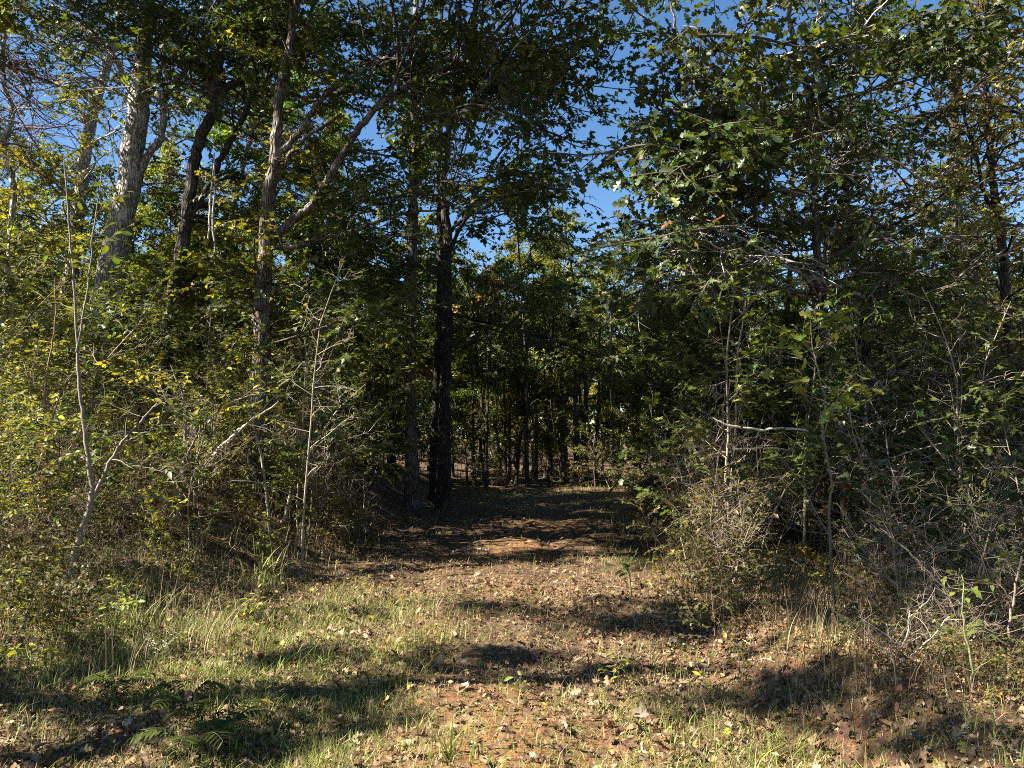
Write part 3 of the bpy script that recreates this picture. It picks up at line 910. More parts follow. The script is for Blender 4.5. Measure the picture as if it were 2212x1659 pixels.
# the far wood
scatter(50, -56, 56, 46, 74, ['tall_green', 'tall_olive', 'tall_lime'], [0.4, 0.3, 0.3], 0.75, 1.05, 'in the far wood beyond the track', 3.0)
scatter(16, -22, 22, 27, 44, ['tall_green', 'tall_olive', 'tall_lime'], [0.4, 0.3, 0.3], 0.5, 0.72, 'beyond the end of the track', 2.6)
scatter(28, -22, 22, 26.5, 35, ['mid_green', 'mid_lime', 'mid_yellow', 'mid_green'], [0.4, 0.22, 0.08, 0.3], 0.7, 1.1, 'just beyond the end of the track', 1.8)
scatter(28, -32, 32, 35, 48, ['mid_green', 'mid_lime', 'mid_yellow', 'mid_green'], [0.4, 0.22, 0.08, 0.3], 0.7, 1.15, 'deep beyond the end of the track', 1.8)
# left bank wood, open and sunlit
scatter(20, -14, -3.5, 14.5, 27, ['mid_lime', 'mid_green', 'mid_yellow'], [0.6, 0.3, 0.1], 0.6, 0.95, 'on the left bank', 1.6)
scatter(9, -19, -7, 18, 30, ['tall_lime', 'tall_green'], [0.7, 0.3], 0.45, 0.7, 'on the left bank', 2)
# right side wood
scatter(20, 3.6, 15, 14, 27, ['mid_green', 'mid_lime', 'mid_yellow'], [0.45, 0.35, 0.2], 0.5, 0.78, 'in the right-hand wood', 1.6)
scatter(3, 8, 17, 22, 30, ['tall_green', 'tall_olive'], [0.55, 0.45], 0.5, 0.65, 'in the right-hand wood', 2)
far_list.append(('mid_orange', *PX(1045, 900, 30)[:2], 1.05, 'left of the view down the track'))
scatter(36, -9, 10, 23.5, 38, ['pole'], [1.0], 0.75, 1.15, 'in the dark stand closing the track', 0.8)
scatter(16, 3.5, 12, 12, 24, ['pole'], [1.0], 0.6, 0.95, 'deep in the right-hand thicket', 1.2)
scatter(12, -12, -3, 16, 26, ['pole'], [1.0], 0.6, 0.9, 'behind the left bank trunks', 1.2)
far_list.append(('mid_lime', *PX(1170, 900, 40)[:2], 0.75, 'far beyond the end of the track'))
far_list.append(('tall_lime', *PX(1250, 900, 46)[:2], 1.15, 'rising over the end of the track'))
far_list.append(('mid_lime', *PX(430, 900, 22)[:2], 0.9, 'behind the forked dark trunk'))
bykey = {}
for t in far_list:
    bykey.setdefault((t[0], t[4]), []).append(t)
for (kind, where), lst in bykey.items():
    lst.sort(key=lambda t: to_px((t[1], t[2], 1))[0])
    for i, (k, x, y, s, w) in enumerate(lst):
        put_tree(kind, x, y, s, nth_label(LOOK[kind], 'tree', where, i, len(lst)), 'trees ' + w)

# slender dark trunks seen down the track
def pole_tree(px, by, w, lean, d, bark, label, seed, pale=False):
    g = np.random.default_rng(seed)
    b = PX(px, by, d)
    rows = [(px, by, w), (px + lean * 0.3, by - 110, w * 0.85), (px + lean * 0.8, by - 230, w * 0.75), (px + lean, by - 380, w * 0.55)]
    return hero_tree('slender_tree', label, rows, d, bark, foliage=[(px + lean, by - 330, 70, 90, d - 2, d + 2, 4, 'maple' if g.random() < 0.7 else 'lime')],
                     top=None, sides=8, group='slender trunks down the track', seed=seed)


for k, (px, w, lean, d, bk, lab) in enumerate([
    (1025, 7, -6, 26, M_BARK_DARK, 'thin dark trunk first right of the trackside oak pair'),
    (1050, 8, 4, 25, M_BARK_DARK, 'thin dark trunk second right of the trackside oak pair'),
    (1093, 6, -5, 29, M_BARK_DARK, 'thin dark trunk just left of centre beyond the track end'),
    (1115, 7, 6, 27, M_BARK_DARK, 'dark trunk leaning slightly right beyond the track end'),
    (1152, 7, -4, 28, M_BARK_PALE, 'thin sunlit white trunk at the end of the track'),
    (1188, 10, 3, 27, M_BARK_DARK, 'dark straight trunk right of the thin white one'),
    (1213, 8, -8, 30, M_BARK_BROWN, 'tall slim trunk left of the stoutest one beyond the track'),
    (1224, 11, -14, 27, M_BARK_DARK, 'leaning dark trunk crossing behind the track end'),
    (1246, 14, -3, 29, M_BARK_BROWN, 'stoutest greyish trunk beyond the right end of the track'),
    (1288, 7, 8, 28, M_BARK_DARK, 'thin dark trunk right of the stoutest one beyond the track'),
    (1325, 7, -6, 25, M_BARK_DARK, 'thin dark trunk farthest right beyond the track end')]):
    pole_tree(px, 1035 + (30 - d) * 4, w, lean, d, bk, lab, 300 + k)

# mostly unseen trees around and behind the viewpoint, several added to throw dappled shade
BEHIND = [('high_shade', -8.6, 3.6, 1.0, 'past the left edge of the frame, nearest'), ('high_shade', -8.8, 6.6, 1.0, 'past the left edge of the frame, second'),
          ('high_shade', -10.6, 7.9, 1.0, 'past the left edge of the frame, farther back'), ('high_shade', -8.4, 10.6, 0.95, 'past the left edge of the frame, third'),
          ('high_shade', -11.4, 14.2, 1.0, 'past the left edge of the frame, fourth'), ('high_shade', -14, 18, 1.0, 'high on the left bank past the frame'),
          ('high_shade', -9.0, 22.5, 0.9, 'far up the left side beyond the oak pair'), ('high_shade', -5.5, 25.5, 0.85, 'close by the left end of the track'),
          ('mid_green', -5.2, 3.7, 0.62, 'just left of the viewpoint, added for its shadow, the shorter'), ('mid_green', -4.5, 2.4, 0.5, 'just left of the viewpoint, added for its shadow, the shortest'), ('mid_green', -3.4, -0.6, 0.55, 'close behind the viewpoint on the left'),  # first two added out of view to cast the big foreground shadow
          ('mid_green', -6.6, 1.6, 0.75, 'close beside the viewpoint on the left'), ('tall_green', -9.8, 9.3, 0.72, 'added for shade on the left bank, first past the frame'),  # the tall one added out of view to shade the track
          ('tall_green', -15.5, 11.5, 0.75, 'on the left bank, deep past the frame'), ('tall_green', -7.5, -1.5, 0.8, 'left of the viewpoint, nearest'),
          ('tall_green', -5.5, -6.5, 0.85, 'behind the viewpoint on the left'), ('tall_green', -11.5, -5, 0.95, 'far behind the viewpoint on the left'),
          ('tall_olive', -1.5, -8, 0.9, 'directly behind the viewpoint'), ('tall_green', 5.5, -3, 0.8, 'behind the viewpoint on the right'),
          ('tall_lime', -17, 0, 0.9, 'far to the left of the viewpoint'), ('tall_olive', 8.5, 3, 0.7, 'to the right of the viewpoint'),
          ('tall_green', 3.5, -7, 0.9, 'behind the viewpoint, second on the right'), ('tall_green', -9, -11, 1.0, 'deep behind the viewpoint')]
for k, x, y, s_, w in BEHIND:
    put_tree(k, x, y, s_, '%s tree %s' % (LOOK[k], w), 'trees behind the viewpoint')

# the wood farther off, seen only as one mass between and beyond the trunks
def far_wood():
    g = np.random.default_rng(777)
    n = 110000
    a = R(90) + g.uniform(-R(75), R(75), n)
    r = g.uniform(70, 120, n)
    top = 11 + 7 * vnoise(a * 14, r * 0.05, 71) + 3 * vnoise(a * 60, r * 0.1, 72)
    u = g.random(n) ** 1.25
    lump = vnoise(a * 90, u * 9 + r * 0.02, 73)
    keep = g.random(n) < 0.25 + lump
    a, r, top, u = a[keep], r[keep], top[keep], u[keep]; n = len(a)
    x = r * np.cos(a); y = r * np.sin(a); z = gz(x, y) + u * top
    mb = MB()
    put_leaves(mb, T_SIMPLE, np.stack([x, y, z], -1), g.normal(size=(n, 3)), np.array([0, -0.3, 1.0]) + g.normal(size=(n, 3)) * 0.7,
               g.uniform(0.4, 0.9, n), np.where(g.random((n, 1)) < 0.6, colors('green', n, g), colors('olive', n, g)), 0, g)
    tag(mb.build('far_wood', [M_LEAF_FAR]), 'distant wood closing the view behind all the trunks', 'woodland', kind='stuff')


far_wood()

# ------------------------------------------------------------------ saplings and shrubs
def sapling_parts(seed, H, n_br, spread, lean=0.15, wob=0.1, r0=0.012, lev2=3, droop=0.0):
    g = np.random.default_rng(seed)
    paths = []; leafp = []
    n = 10
    d = np.array([g.normal() * lean, g.normal() * lean, 1.0]); d /= np.linalg.norm(d)
    p = [np.array([0, 0, -0.05])]
    for i in range(n):
        d = d + g.normal(size=3) * np.array([wob, wob, 0.02]); d[2] = max(d[2], 0.3); d /= np.linalg.norm(d)
        p.append(p[-1] + d * (H + 0.05) / n)
    p = np.array(p)
    paths.append((p, np.linspace(r0, r0 * 0.3, n + 1)))
    for k in range(n_br):
        t = 0.25 + 0.75 * (k + g.random()) / n_br
        f = min(t, 0.99) * n; i = int(f); b = p[i] + (p[i + 1] - p[i]) * (f - i)
        az = k * 2.4 + g.normal() * 0.5
        dd = np.array([math.cos(az), math.sin(az), g.uniform(0.1, 0.9)]); dd /= np.linalg.norm(dd)
        ln = spread * H * (1.15 - 0.7 * t) * g.uniform(0.6, 1.2)
        q = [b]
        for s in range(5):
            dd = dd + g.normal(size=3) * 0.17 + np.array([0, 0, -droop]); dd /= np.linalg.norm(dd); q.append(q[-1] + dd * ln / 5)
        q = np.array(q); rb = r0 * 0.5 * (1.2 - 0.7 * t)
        paths.append((q, np.linspace(rb, rb * 0.35, 6)))
        leafp.append(q)
        for s in range(lev2):
            tt = g.uniform(0.3, 0.95); f = tt * 5; j = int(f); c0 = q[j] + (q[j + 1] - q[j]) * (f - j)
            e = dd + g.normal(size=3) * 0.7; e /= np.linalg.norm(e)
            c1 = c0 + e * ln * 0.4 * g.uniform(0.5, 1.2)
            qq = np.array([c0, (c0 + c1) / 2 + g.normal(size=3) * ln * 0.03, c1])
            paths.append((qq, np.array([rb * 0.5, rb * 0.35, rb * 0.2])))
            leafp.append(qq)
    return g, paths, leafp


def leaf_spots(g, leafp, spacing):
    pos = []; dr = []; nm = []
    for q in leafp:
        ln = np.linalg.norm(q[-1] - q[0]); n = max(1, int(ln / spacing))
        m = len(q) - 1
        for k in range(n):
            t = 0.2 + 0.8 * (k + g.random()) / n
            f = min(t, 0.999) * m; j = int(f); p = q[j] + (q[j + 1] - q[j]) * (f - j)
            dd = q[j + 1] - q[j]; dd /= np.linalg.norm(dd)
            perp = np.cross(dd, (0, 0, 1)); perp /= np.linalg.norm(perp) + 1e-9
            pos.append(p); dr.append(dd * 0.6 + perp * (1 if k % 2 else -1) * g.uniform(0.5, 1.1) + np.array([0, 0, g.normal() * 0.3 - 0.2]))
            nm.append(np.array([0, 0, 1.0]) + g.normal(size=3) * 0.4)
    return np.array(pos), np.array(dr), np.array(nm)


def sapling_proto(name, seed, H, n_br, spread, pal, tpls, size, spacing, twig=(0.16, 0.13, 0.10), fat=1.0, **kw):
    g, paths, leafp = sapling_parts(seed, H, n_br, spread, **kw)
    root = empty(name, (0, 0, 0))
    mb = MB()
    for i, (p, r) in enumerate(paths):
        tube(mb, p, np.maximum(r * fat, 0.0018 * fat), 5 if i == 0 else 3, twig, rg=g)
    mb.build('stem', [M_TWIG], root)
    if pal:
        pos, dr, nm = leaf_spots(g, leafp, spacing)
        fb = MB(); n = len(pos)
        put_leaves(fb, tpls, pos, dr, nm, size * g.uniform(0.55, 1.25, n), colors(pal, n, g), 0, g)
        fb.build('foliage', [M_LEAF], root)
    return root


SAP = {}


def reg(key, *protos):
    SAP[key] = list(protos)


reg('lime_sapling', *[sapling_proto('sapling', 400 + i, 3.0, 18, 0.36, 'lime', T_OVATE, 0.085, 0.05, lean=0.25, r0=0.012, lev2=5) for i in range(3)])
reg('green_sapling', *[sapling_proto('sapling', 410 + i, 3.2, 19, 0.34, 'green', T_MAPLE, 0.095, 0.06, lean=0.2, r0=0.013, lev2=5) for i in range(3)])
reg('oak_sapling', *[sapling_proto('sapling', 420 + i, 2.6, 13, 0.34, 'oak', T_OAK, 0.15, 0.10, lean=0.2, r0=0.013, lev2=4, twig=(0.3, 0.26, 0.2)) for i in range(2)])
reg('olive_sapling', *[sapling_proto('sapling', 430 + i, 2.4, 15, 0.38, 'olive', T_OVATE, 0.075, 0.07, lean=0.3, r0=0.01, lev2=5, twig=(0.24, 0.19, 0.15)) for i in range(2)])
reg('bare_shrub', *[sapling_proto('bare_shrub', 440 + i, 2.0, 18, 0.42, None, None, 0, 1, lean=0.35, r0=0.009, lev2=8, twig=(0.25, 0.19, 0.14), fat=1.2) for i in range(4)])
reg('bare_sapling', *[sapling_proto('bare_sapling', 480 + i, 4.4, 20, 0.24, 'olive', T_OVATE, 0.06, 0.3, lean=0.2, r0=0.016, lev2=7, twig=(0.32, 0.27, 0.2), fat=1.2) for i in range(3)])
reg('low_shrub', *[sapling_proto('low_shrub', 450 + i, 0.7, 12, 0.5, 'lime', T_OVATE, 0.07, 0.035, lean=0.3, r0=0.005, lev2=4) for i in range(3)])
reg('bramble', *[sapling_proto('bramble', 460 + i, 1.0, 16, 0.7, 'olive', T_MAPLE, 0.06, 0.05, lean=0.6, r0=0.005, lev2=5, droop=0.12, twig=(0.20, 0.13, 0.10)) for i in range(3)])
reg('seedling', *[sapling_proto('seedling', 470 + i, 0.28, 6, 0.5, 'lime', T_OVATE, 0.06, 0.05, lean=0.3, r0=0.003, lev2=1) for i in range(3)])
used_sap = set()


def put_sap(key, x, y, s, label, group, cat='sapling', tilt=0.0, zs=1.0):
    i = int(g0.integers(0, len(SAP[key])))
    src = SAP[key][i]
    if (key, i) in used_sap:
        o = copy_tree(src)
    else:
        used_sap.add((key, i)); o = src
    o.location = (float(x), float(y), gzf(x, y) - 0.02)
    o.rotation_euler = (float(g0.normal() * tilt), float(g0.normal() * tilt), float(g0.uniform(0, 6.28)))
    o.scale = (s, s, s * zs)
    tag(o, label, cat, group)
    return o


def zone(key, n, xlo, xhi, ylo, yhi, slo, shi, look, where, cat, margin=0.3, tilt=0.08, zs=1.0, free=False):
    c = 0; tr = 0; pts = []
    while c < n and tr < n * 50:
        tr += 1
        y = g0.uniform(ylo, yhi); x = g0.uniform(xlo, xhi)
        if abs(x - path_c(y)) < path_hw(y) + margin and y < 24: continue
        q = to_px((x, y, 0.8))
        if q is None or q[0] < -150 or q[0] > 2360: continue
        if key not in ('low_shrub', 'seedling') and not free and hides_trunk((x, y, 1.9), 0.3) and g0.random() < 0.92: continue
        if y < 4 and abs(x) < 2: continue
        pts.append((q[0], x, y)); c += 1
    pts.sort()
    for i, (q, x, y) in enumerate(pts):
        lab = nth_label(look, cat, where, i, len(pts))
        put_sap(key, x, y, g0.uniform(slo, shi), lab, '%s %s' % (cat, where), cat, tilt, zs)


# left bank
zone('green_sapling', 8, -6.5, -3.4, 6.8, 9.5, 0.3, 0.5, 'short lobed-leaf', 'at the foot of the near left bank', 'sapling', free=True)
zone('olive_sapling', 9, -6.5, -3.0, 6.5, 10.5, 0.35, 0.55, 'small yellowing', 'at the foot of the near left bank', 'sapling', free=True)
zone('bramble', 16, -6.5, -2.9, 5.6, 9, 0.35, 0.65, 'tangled brown', 'at the near left edge of the clearing', 'bramble', free=True)
zone('bare_shrub', 12, -5.5, -2.9, 5.6, 9, 0.3, 0.55, 'short leafless', 'at the near left edge of the clearing', 'shrub', free=True)
zone('bare_sapling', 26, -9, -2.4, 8.5, 15, 0.5, 0.9, 'nearly leafless', 'on the left bank', 'sapling')
zone('lime_sapling', 6, -5.0, -3.7, 6.2, 8.5, 0.4, 0.6, 'small yellow-green', 'at the near left edge', 'sapling')
zone('lime_sapling', 22, -6.5, -2.6, 8, 12, 0.45, 0.8, 'yellow-green leafy', 'low on the sunny left bank', 'sapling')
zone('lime_sapling', 22, -9, -2.5, 12, 16, 0.8, 1.2, 'tall yellow-green', 'among the left bank trunks', 'sapling')
zone('lime_sapling', 16, -13, -3, 16, 23, 1.1, 1.6, 'tallest yellow-green', 'high behind the left bank trunks', 'sapling')
zone('green_sapling', 20, -9, -2.6, 10, 15, 0.7, 1.2, 'lobed-leaf green', 'on the left bank', 'sapling')
zone('green_sapling', 20, -12, -2.4, 15, 22, 0.9, 1.5, 'tall lobed-leaf', 'behind the left bank trunks', 'sapling')
zone('bare_shrub', 38, -7, -2.1, 6.5, 14, 0.4, 1.0, 'leafless grey', 'on the left bank', 'shrub')
zone('bramble', 30, -6.5, -1.9, 5.8, 13, 0.5, 1.0, 'arching thin-stemmed', 'on the left bank', 'bramble')
zone('low_shrub', 34, -5.5, -1.7, 5.5, 13, 0.4, 0.9, 'low yellow-green', 'on the slope left of the track', 'plant')
# right side
zone('oak_sapling', 16, 2.0, 8, 6.5, 12, 0.6, 1.05, 'big-lobed oak', 'right of the track', 'sapling')
zone('green_sapling', 22, 2.4, 8, 8, 13, 0.6, 1.05, 'dark lobed-leaf', 'in the near shade right of the track', 'sapling')
zone('green_sapling', 22, 3.0, 13, 13, 22, 0.9, 1.5, 'tall dark-leaved', 'in the deep shade right of the track', 'sapling')
zone('olive_sapling', 20, 1.7, 6, 5.8, 9, 0.45, 0.85, 'sparse yellowing', 'in the near thicket on the right', 'sapling')
zone('olive_sapling', 30, 2.2, 11, 9, 16, 0.8, 1.3, 'thin yellowing', 'deeper in the right-hand thicket', 'sapling')
zone('bare_sapling', 30, 2.4, 11, 7.5, 15, 0.6, 1.1, 'nearly leafless', 'rising through the right-hand thicket', 'sapling', margin=0.4)
zone('bare_shrub', 20, 2.0, 4.5, 4.6, 6.5, 0.2, 0.42, 'small leafless', 'around the soil mound at the lower right', 'shrub', margin=0.2)
zone('bramble', 36, 1.7, 4.2, 4.1, 6.6, 0.25, 0.55, 'low tangled', 'around the soil mound at the lower right', 'bramble', margin=0.2)
zone('bare_shrub', 38, 1.9, 7, 5.8, 9, 0.4, 0.95, 'leafless twiggy', 'in the near thicket on the right', 'shrub', margin=0.3)
zone('bare_shrub', 38, 2.4, 11, 9, 15, 0.6, 1.2, 'tall leafless', 'deeper in the right-hand thicket', 'shrub')
zone('bramble', 38, 1.4, 6, 5.6, 8.5, 0.35, 0.8, 'dark arching', 'in the near thicket on the right', 'bramble', tilt=0.2, margin=0.1)
zone('bramble', 38, 1.8, 10, 8.5, 15, 0.7, 1.3, 'tall arching', 'deeper in the right-hand thicket', 'bramble', tilt=0.2)
zone('low_shrub', 30, 1.3, 5, 5.4, 11, 0.3, 0.7, 'low shaded', 'by the right edge of the track', 'plant', margin=0.0)
# far end
zone('green_sapling', 26, -7, 8, 24, 32, 0.8, 1.3, 'dark leafy', 'at the end of the track', 'sapling', margin=-9)
zone('bramble', 30, -6, 8, 22.5, 30, 0.8, 1.5, 'dense dark', 'where the track ends', 'bramble', margin=-9)
zone('olive_sapling', 20, -8, 9, 23, 34, 0.8, 1.4, 'thin brownish', 'at the end of the track', 'sapling', margin=-9)
zone('green_sapling', 16, -4.2, -2.0, 15, 24, 0.5, 0.9, 'dark small', 'along the far left edge of the track', 'sapling')
zone('bramble', 16, 2.4, 4.6, 14, 24, 0.7, 1.2, 'dark leafy', 'along the far right edge of the track', 'bramble')
zone('seedling', 30, -2.8, 2.2, 4.2, 9, 0.5, 1.0, 'tiny green', 'sprouting in the near grass', 'seedling', margin=-9)

# ------------------------------------------------------------------ grass, litter, straw
def cover_positions(n, xlo, xhi, ylo, yhi, g, power=1.0):
    y = ylo + (yhi - ylo) * g.random(n) ** power
    half = 0.70 * y + 0.6
    x = g.uniform(-1, 1, n) * half
    return x, y


def normals(x, y):
    e = 0.05
    gx = (gz(x + e, y) - gz(x - e, y)) / (2 * e); gy = (gz(x, y + e) - gz(x, y - e)) / (2 * e)
    nn = np.stack([-gx, -gy, np.ones_like(gx)], -1)
    return nn / np.linalg.norm(nn, axis=1)[:, None]


def litter():
    g = np.random.default_rng(900)
    for (n, y0, y1, tp, smul, pw) in ((60000, 3.0, 12, T_SIMPLE, 0.42, 0.95), (34000, 3.0, 9, T_DRY, 0.8, 0.9), (26000, 8.5, 25, [T_DRY[3], T_SIMPLE[1], T_DRY[0]], 0.95, 0.8)):
        x, y = cover_positions(n, 0, 0, y0, y1, g, pw)
        c = path_c(y); hw = path_hw(y)
        dl = (c - hw) - x
        keep = g.random(n) < np.clip(0.5 + 0.5 * vnoise(x * 0.8, y * 0.8, 21) + 0.35 * sstep(-0.5, 1, dl) * sstep(6, 8, y) - 0.45 * np.exp(-((x - c + 0.1) / 0.7) ** 2) * (y < 8), 0.15, 1)
        x = x[keep]; y = y[keep]; n2 = len(x)
        nn = normals(x, y)
        z = gz(x, y) + g.uniform(0.008, 0.045, n2)
        dr = g.normal(size=(n2, 3)); dr -= (dr * nn).sum(1)[:, None] * nn
        dr[:, 2] += g.normal(size=n2) * 0.25
        nm = nn + g.normal(size=(n2, 3)) * 0.42
        flip = np.where(g.random(n2) < 0.4, -1, 1)[:, None]
        mb = MB()
        put_leaves(mb, tp, np.stack([x, y, z], -1), dr, nm * flip, smul * (0.02 + 0.085 * g.random(n2) ** 2.6), colors('litter', n2, g, 0.2), 0, g)
        o = mb.build('leaf_litter', [M_LITTER])
        tag(o, 'thick scatter of dry brown fallen leaves over the ' + ('far half of the track' if y0 > 5 else 'near ground in small crumbs' if n > 50000 else 'near track and banks'), 'leaf litter', kind='stuff')


def blades(name, label, n, ylo, yhi, g, dens, pal, hlo, hhi, wlo, whi, lean, power=1.0, segs=2):
    x, y = cover_positions(n, 0, 0, ylo, yhi, g, power)
    keep = g.random(n) < dens(x, y)
    x = x[keep]; y = y[keep]; n = len(x)
    z = gz(x, y) - 0.01
    h = g.uniform(hlo, hhi, n) * (0.6 + 0.8 * vnoise(x * 3, y * 3, 31))
    az = g.uniform(0, 6.283, n)
    ln = np.clip(np.abs(g.normal(size=n)) * lean, 0.15, 5.0)
    out = np.stack([np.cos(az), np.sin(az), np.zeros(n)], -1)
    fa = az + math.pi / 2 + g.normal(size=n) * 0.5
    side = np.stack([np.cos(fa), np.sin(fa), np.zeros(n)], -1)
    w = g.uniform(wlo, whi, n)
    base = np.stack([x, y, z], -1)
    rings = []
    T = [0, 0.45, 0.8, 1.0] if segs == 3 else [0, 0.55, 1.0]
    for t in T:
        bend = ln * t * t
        k = 1 / np.sqrt(1 + (ln * t) ** 2)
        c = base + np.stack([np.zeros(n), np.zeros(n), h * t * k], -1) + out * (h * bend * k)[:, None]
        ww = w * (1 - t) ** 0.6 if t < 1 else w * 0
        rings.append((c, ww))
    V = []
    for c, ww in rings[:-1]:
        V.append(c - side * ww[:, None] / 2); V.append(c + side * ww[:, None] / 2)
    V.append(rings[-1][0])
    V = np.stack(V, 1)
    k = V.shape[1]
    off = (np.arange(n) * k)[:, None]
    q = [off + np.array([[2 * i, 2 * i + 1, 2 * i + 3, 2 * i + 2]]) for i in range(len(rings) - 2)]
    q = np.concatenate(q, 0)
    t = off + np.array([[k - 3, k - 2, k - 1]])
    col = np.repeat(colors(pal, n, g, 0.2), k, 0)
    mb = MB(); mb.add(V.reshape(-1, 3), tris=t, quads=q, col=col)
    o = mb.build(name, [M_GRASS])
    tag(o, label, 'grass', kind='stuff')


litter()
gg = np.random.default_rng(950)


def d_green(x, y):
    c = path_c(y)
    left = sstep(0.2, -0.5, x - c) if False else 1 - sstep(-0.9, 0.3, x - c)
    n = vnoise(x * 0.9, y * 0.9, 41)
    d = 0.25 + 0.75 * sstep(0.35, 0.6, n)
    d = d * (0.10 + 0.90 * left) + 0.35 * np.exp(-((x - 1.0) ** 2 + (y - 4.0) ** 2) / 0.8)
    d = d * (1 - 0.75 * sstep(6.5, 9, y) * (1 - sstep(19, 21, y)))
    return np.clip(d, 0, 1)


def d_straw(x, y):
    c = path_c(y)
    n = vnoise(x * 1.3, y * 1.3, 43)
    return np.clip((0.35 + 0.65 * sstep(0.3, 0.6, n)) * (1 - 0.45 * np.exp(-((x - c - 0.4) / 0.6) ** 2)), 0, 1)


blades('short_grass', 'short green grass over the foreground and along the track', 150000, 3.0, 9, gg, d_green, 'grass', 0.04, 0.15, 0.003, 0.007, 1.7, 1.0)
blades('dry_grass', 'dry tan grass and straw lying over the near ground', 130000, 3.0, 10.5, gg, d_straw, 'straw', 0.035, 0.12, 0.002, 0.0045, 2.6, 1.0)
blades('far_grass', 'thin mixed grass along the farther track and its sunlit end', 34000, 9.5, 25, gg,
       lambda x, y: np.clip(0.12 + 0.25 * (np.abs(x - path_c(y)) > 1.4) + 0.7 * sstep(18.5, 21, y), 0, 1) * (np.abs(x - path_c(y)) < 7), 'grass', 0.06, 0.22, 0.006, 0.014, 0.8, 0.9)
blades('thicket_straw', 'tangle of dead upright stalks under the right-hand thicket', 46000, 3.9, 15, gg,
       lambda x, y: np.clip(sstep(1.7, 2.5, x - path_c(y)), 0, 1) * 0.95, 'stalk', 0.12, 0.5, 0.002, 0.006, 0.8, 0.9, 3)
blades('bank_straw', 'dry stalks and seed stems on the left bank', 15000, 5, 14, gg,
       lambda x, y: np.clip(sstep(1.6, 2.4, path_c(y) - x), 0, 1) * 0.7, 'straw', 0.12, 0.5, 0.003, 0.007, 0.7, 0.9, 3)


# ------------------------------------------------------------------ near plants, built leaf by leaf
def ground_hit(px, py, lo=2.5, hi=40.0):
    """where the sight line through (px,py) meets the ground"""
    d = lo
    while d < hi:
        p = PX(px, py, d)
        if p[2] <= gzf(p[0], p[1]): return d
        d += 0.05
    return hi


LEAFMESH = {}


def leaf_mesh(kind, pal):
    key = (kind, pal)
    if key not in LEAFMESH:
        g = np.random.default_rng(len(LEAFMESH) + 5000)
        tp = {'ovate': T_OVATE, 'oak': T_OAK, 'maple': T_MAPLE, 'lance': T_LANCE, 'round': [tpl_ovate(0.42, 0.12, 0.15), tpl_ovate(0.45, 0.3, 0.1)], 'dry': T_DRY[:3]}[kind]
        out = []
        for i in range(6):
            tv, tt = tp[i % len(tp)]
            mb = MB(); mb.add(tv, tris=tt, col=colors(pal, 1, g, 0.15)[0])
            out.append(mb.mesh('leaf_' + kind, [M_LITTER if kind == 'dry' else M_LEAF]))
        LEAFMESH[key] = out
    return LEAFMESH[key]


def leaf_object(root, off, p, dr, nm, size, kind, pal, g):
    x = dr / (np.linalg.norm(dr) + 1e-9)
    z = nm - nm.dot(x) * x; z /= np.linalg.norm(z) + 1e-9
    y = np.cross(z, x)
    ms = leaf_mesh(kind, pal)
    o = link('leaf', ms[g.integers(0, len(ms))], root)
    q = p - off
    o.matrix_local = Matrix(((x[0] * size, y[0] * size, z[0] * size, q[0]), (x[1] * size, y[1] * size, z[1] * size, q[1]),
                             (x[2] * size, y[2] * size, z[2] * size, q[2]), (0, 0, 0, 1)))
    return o


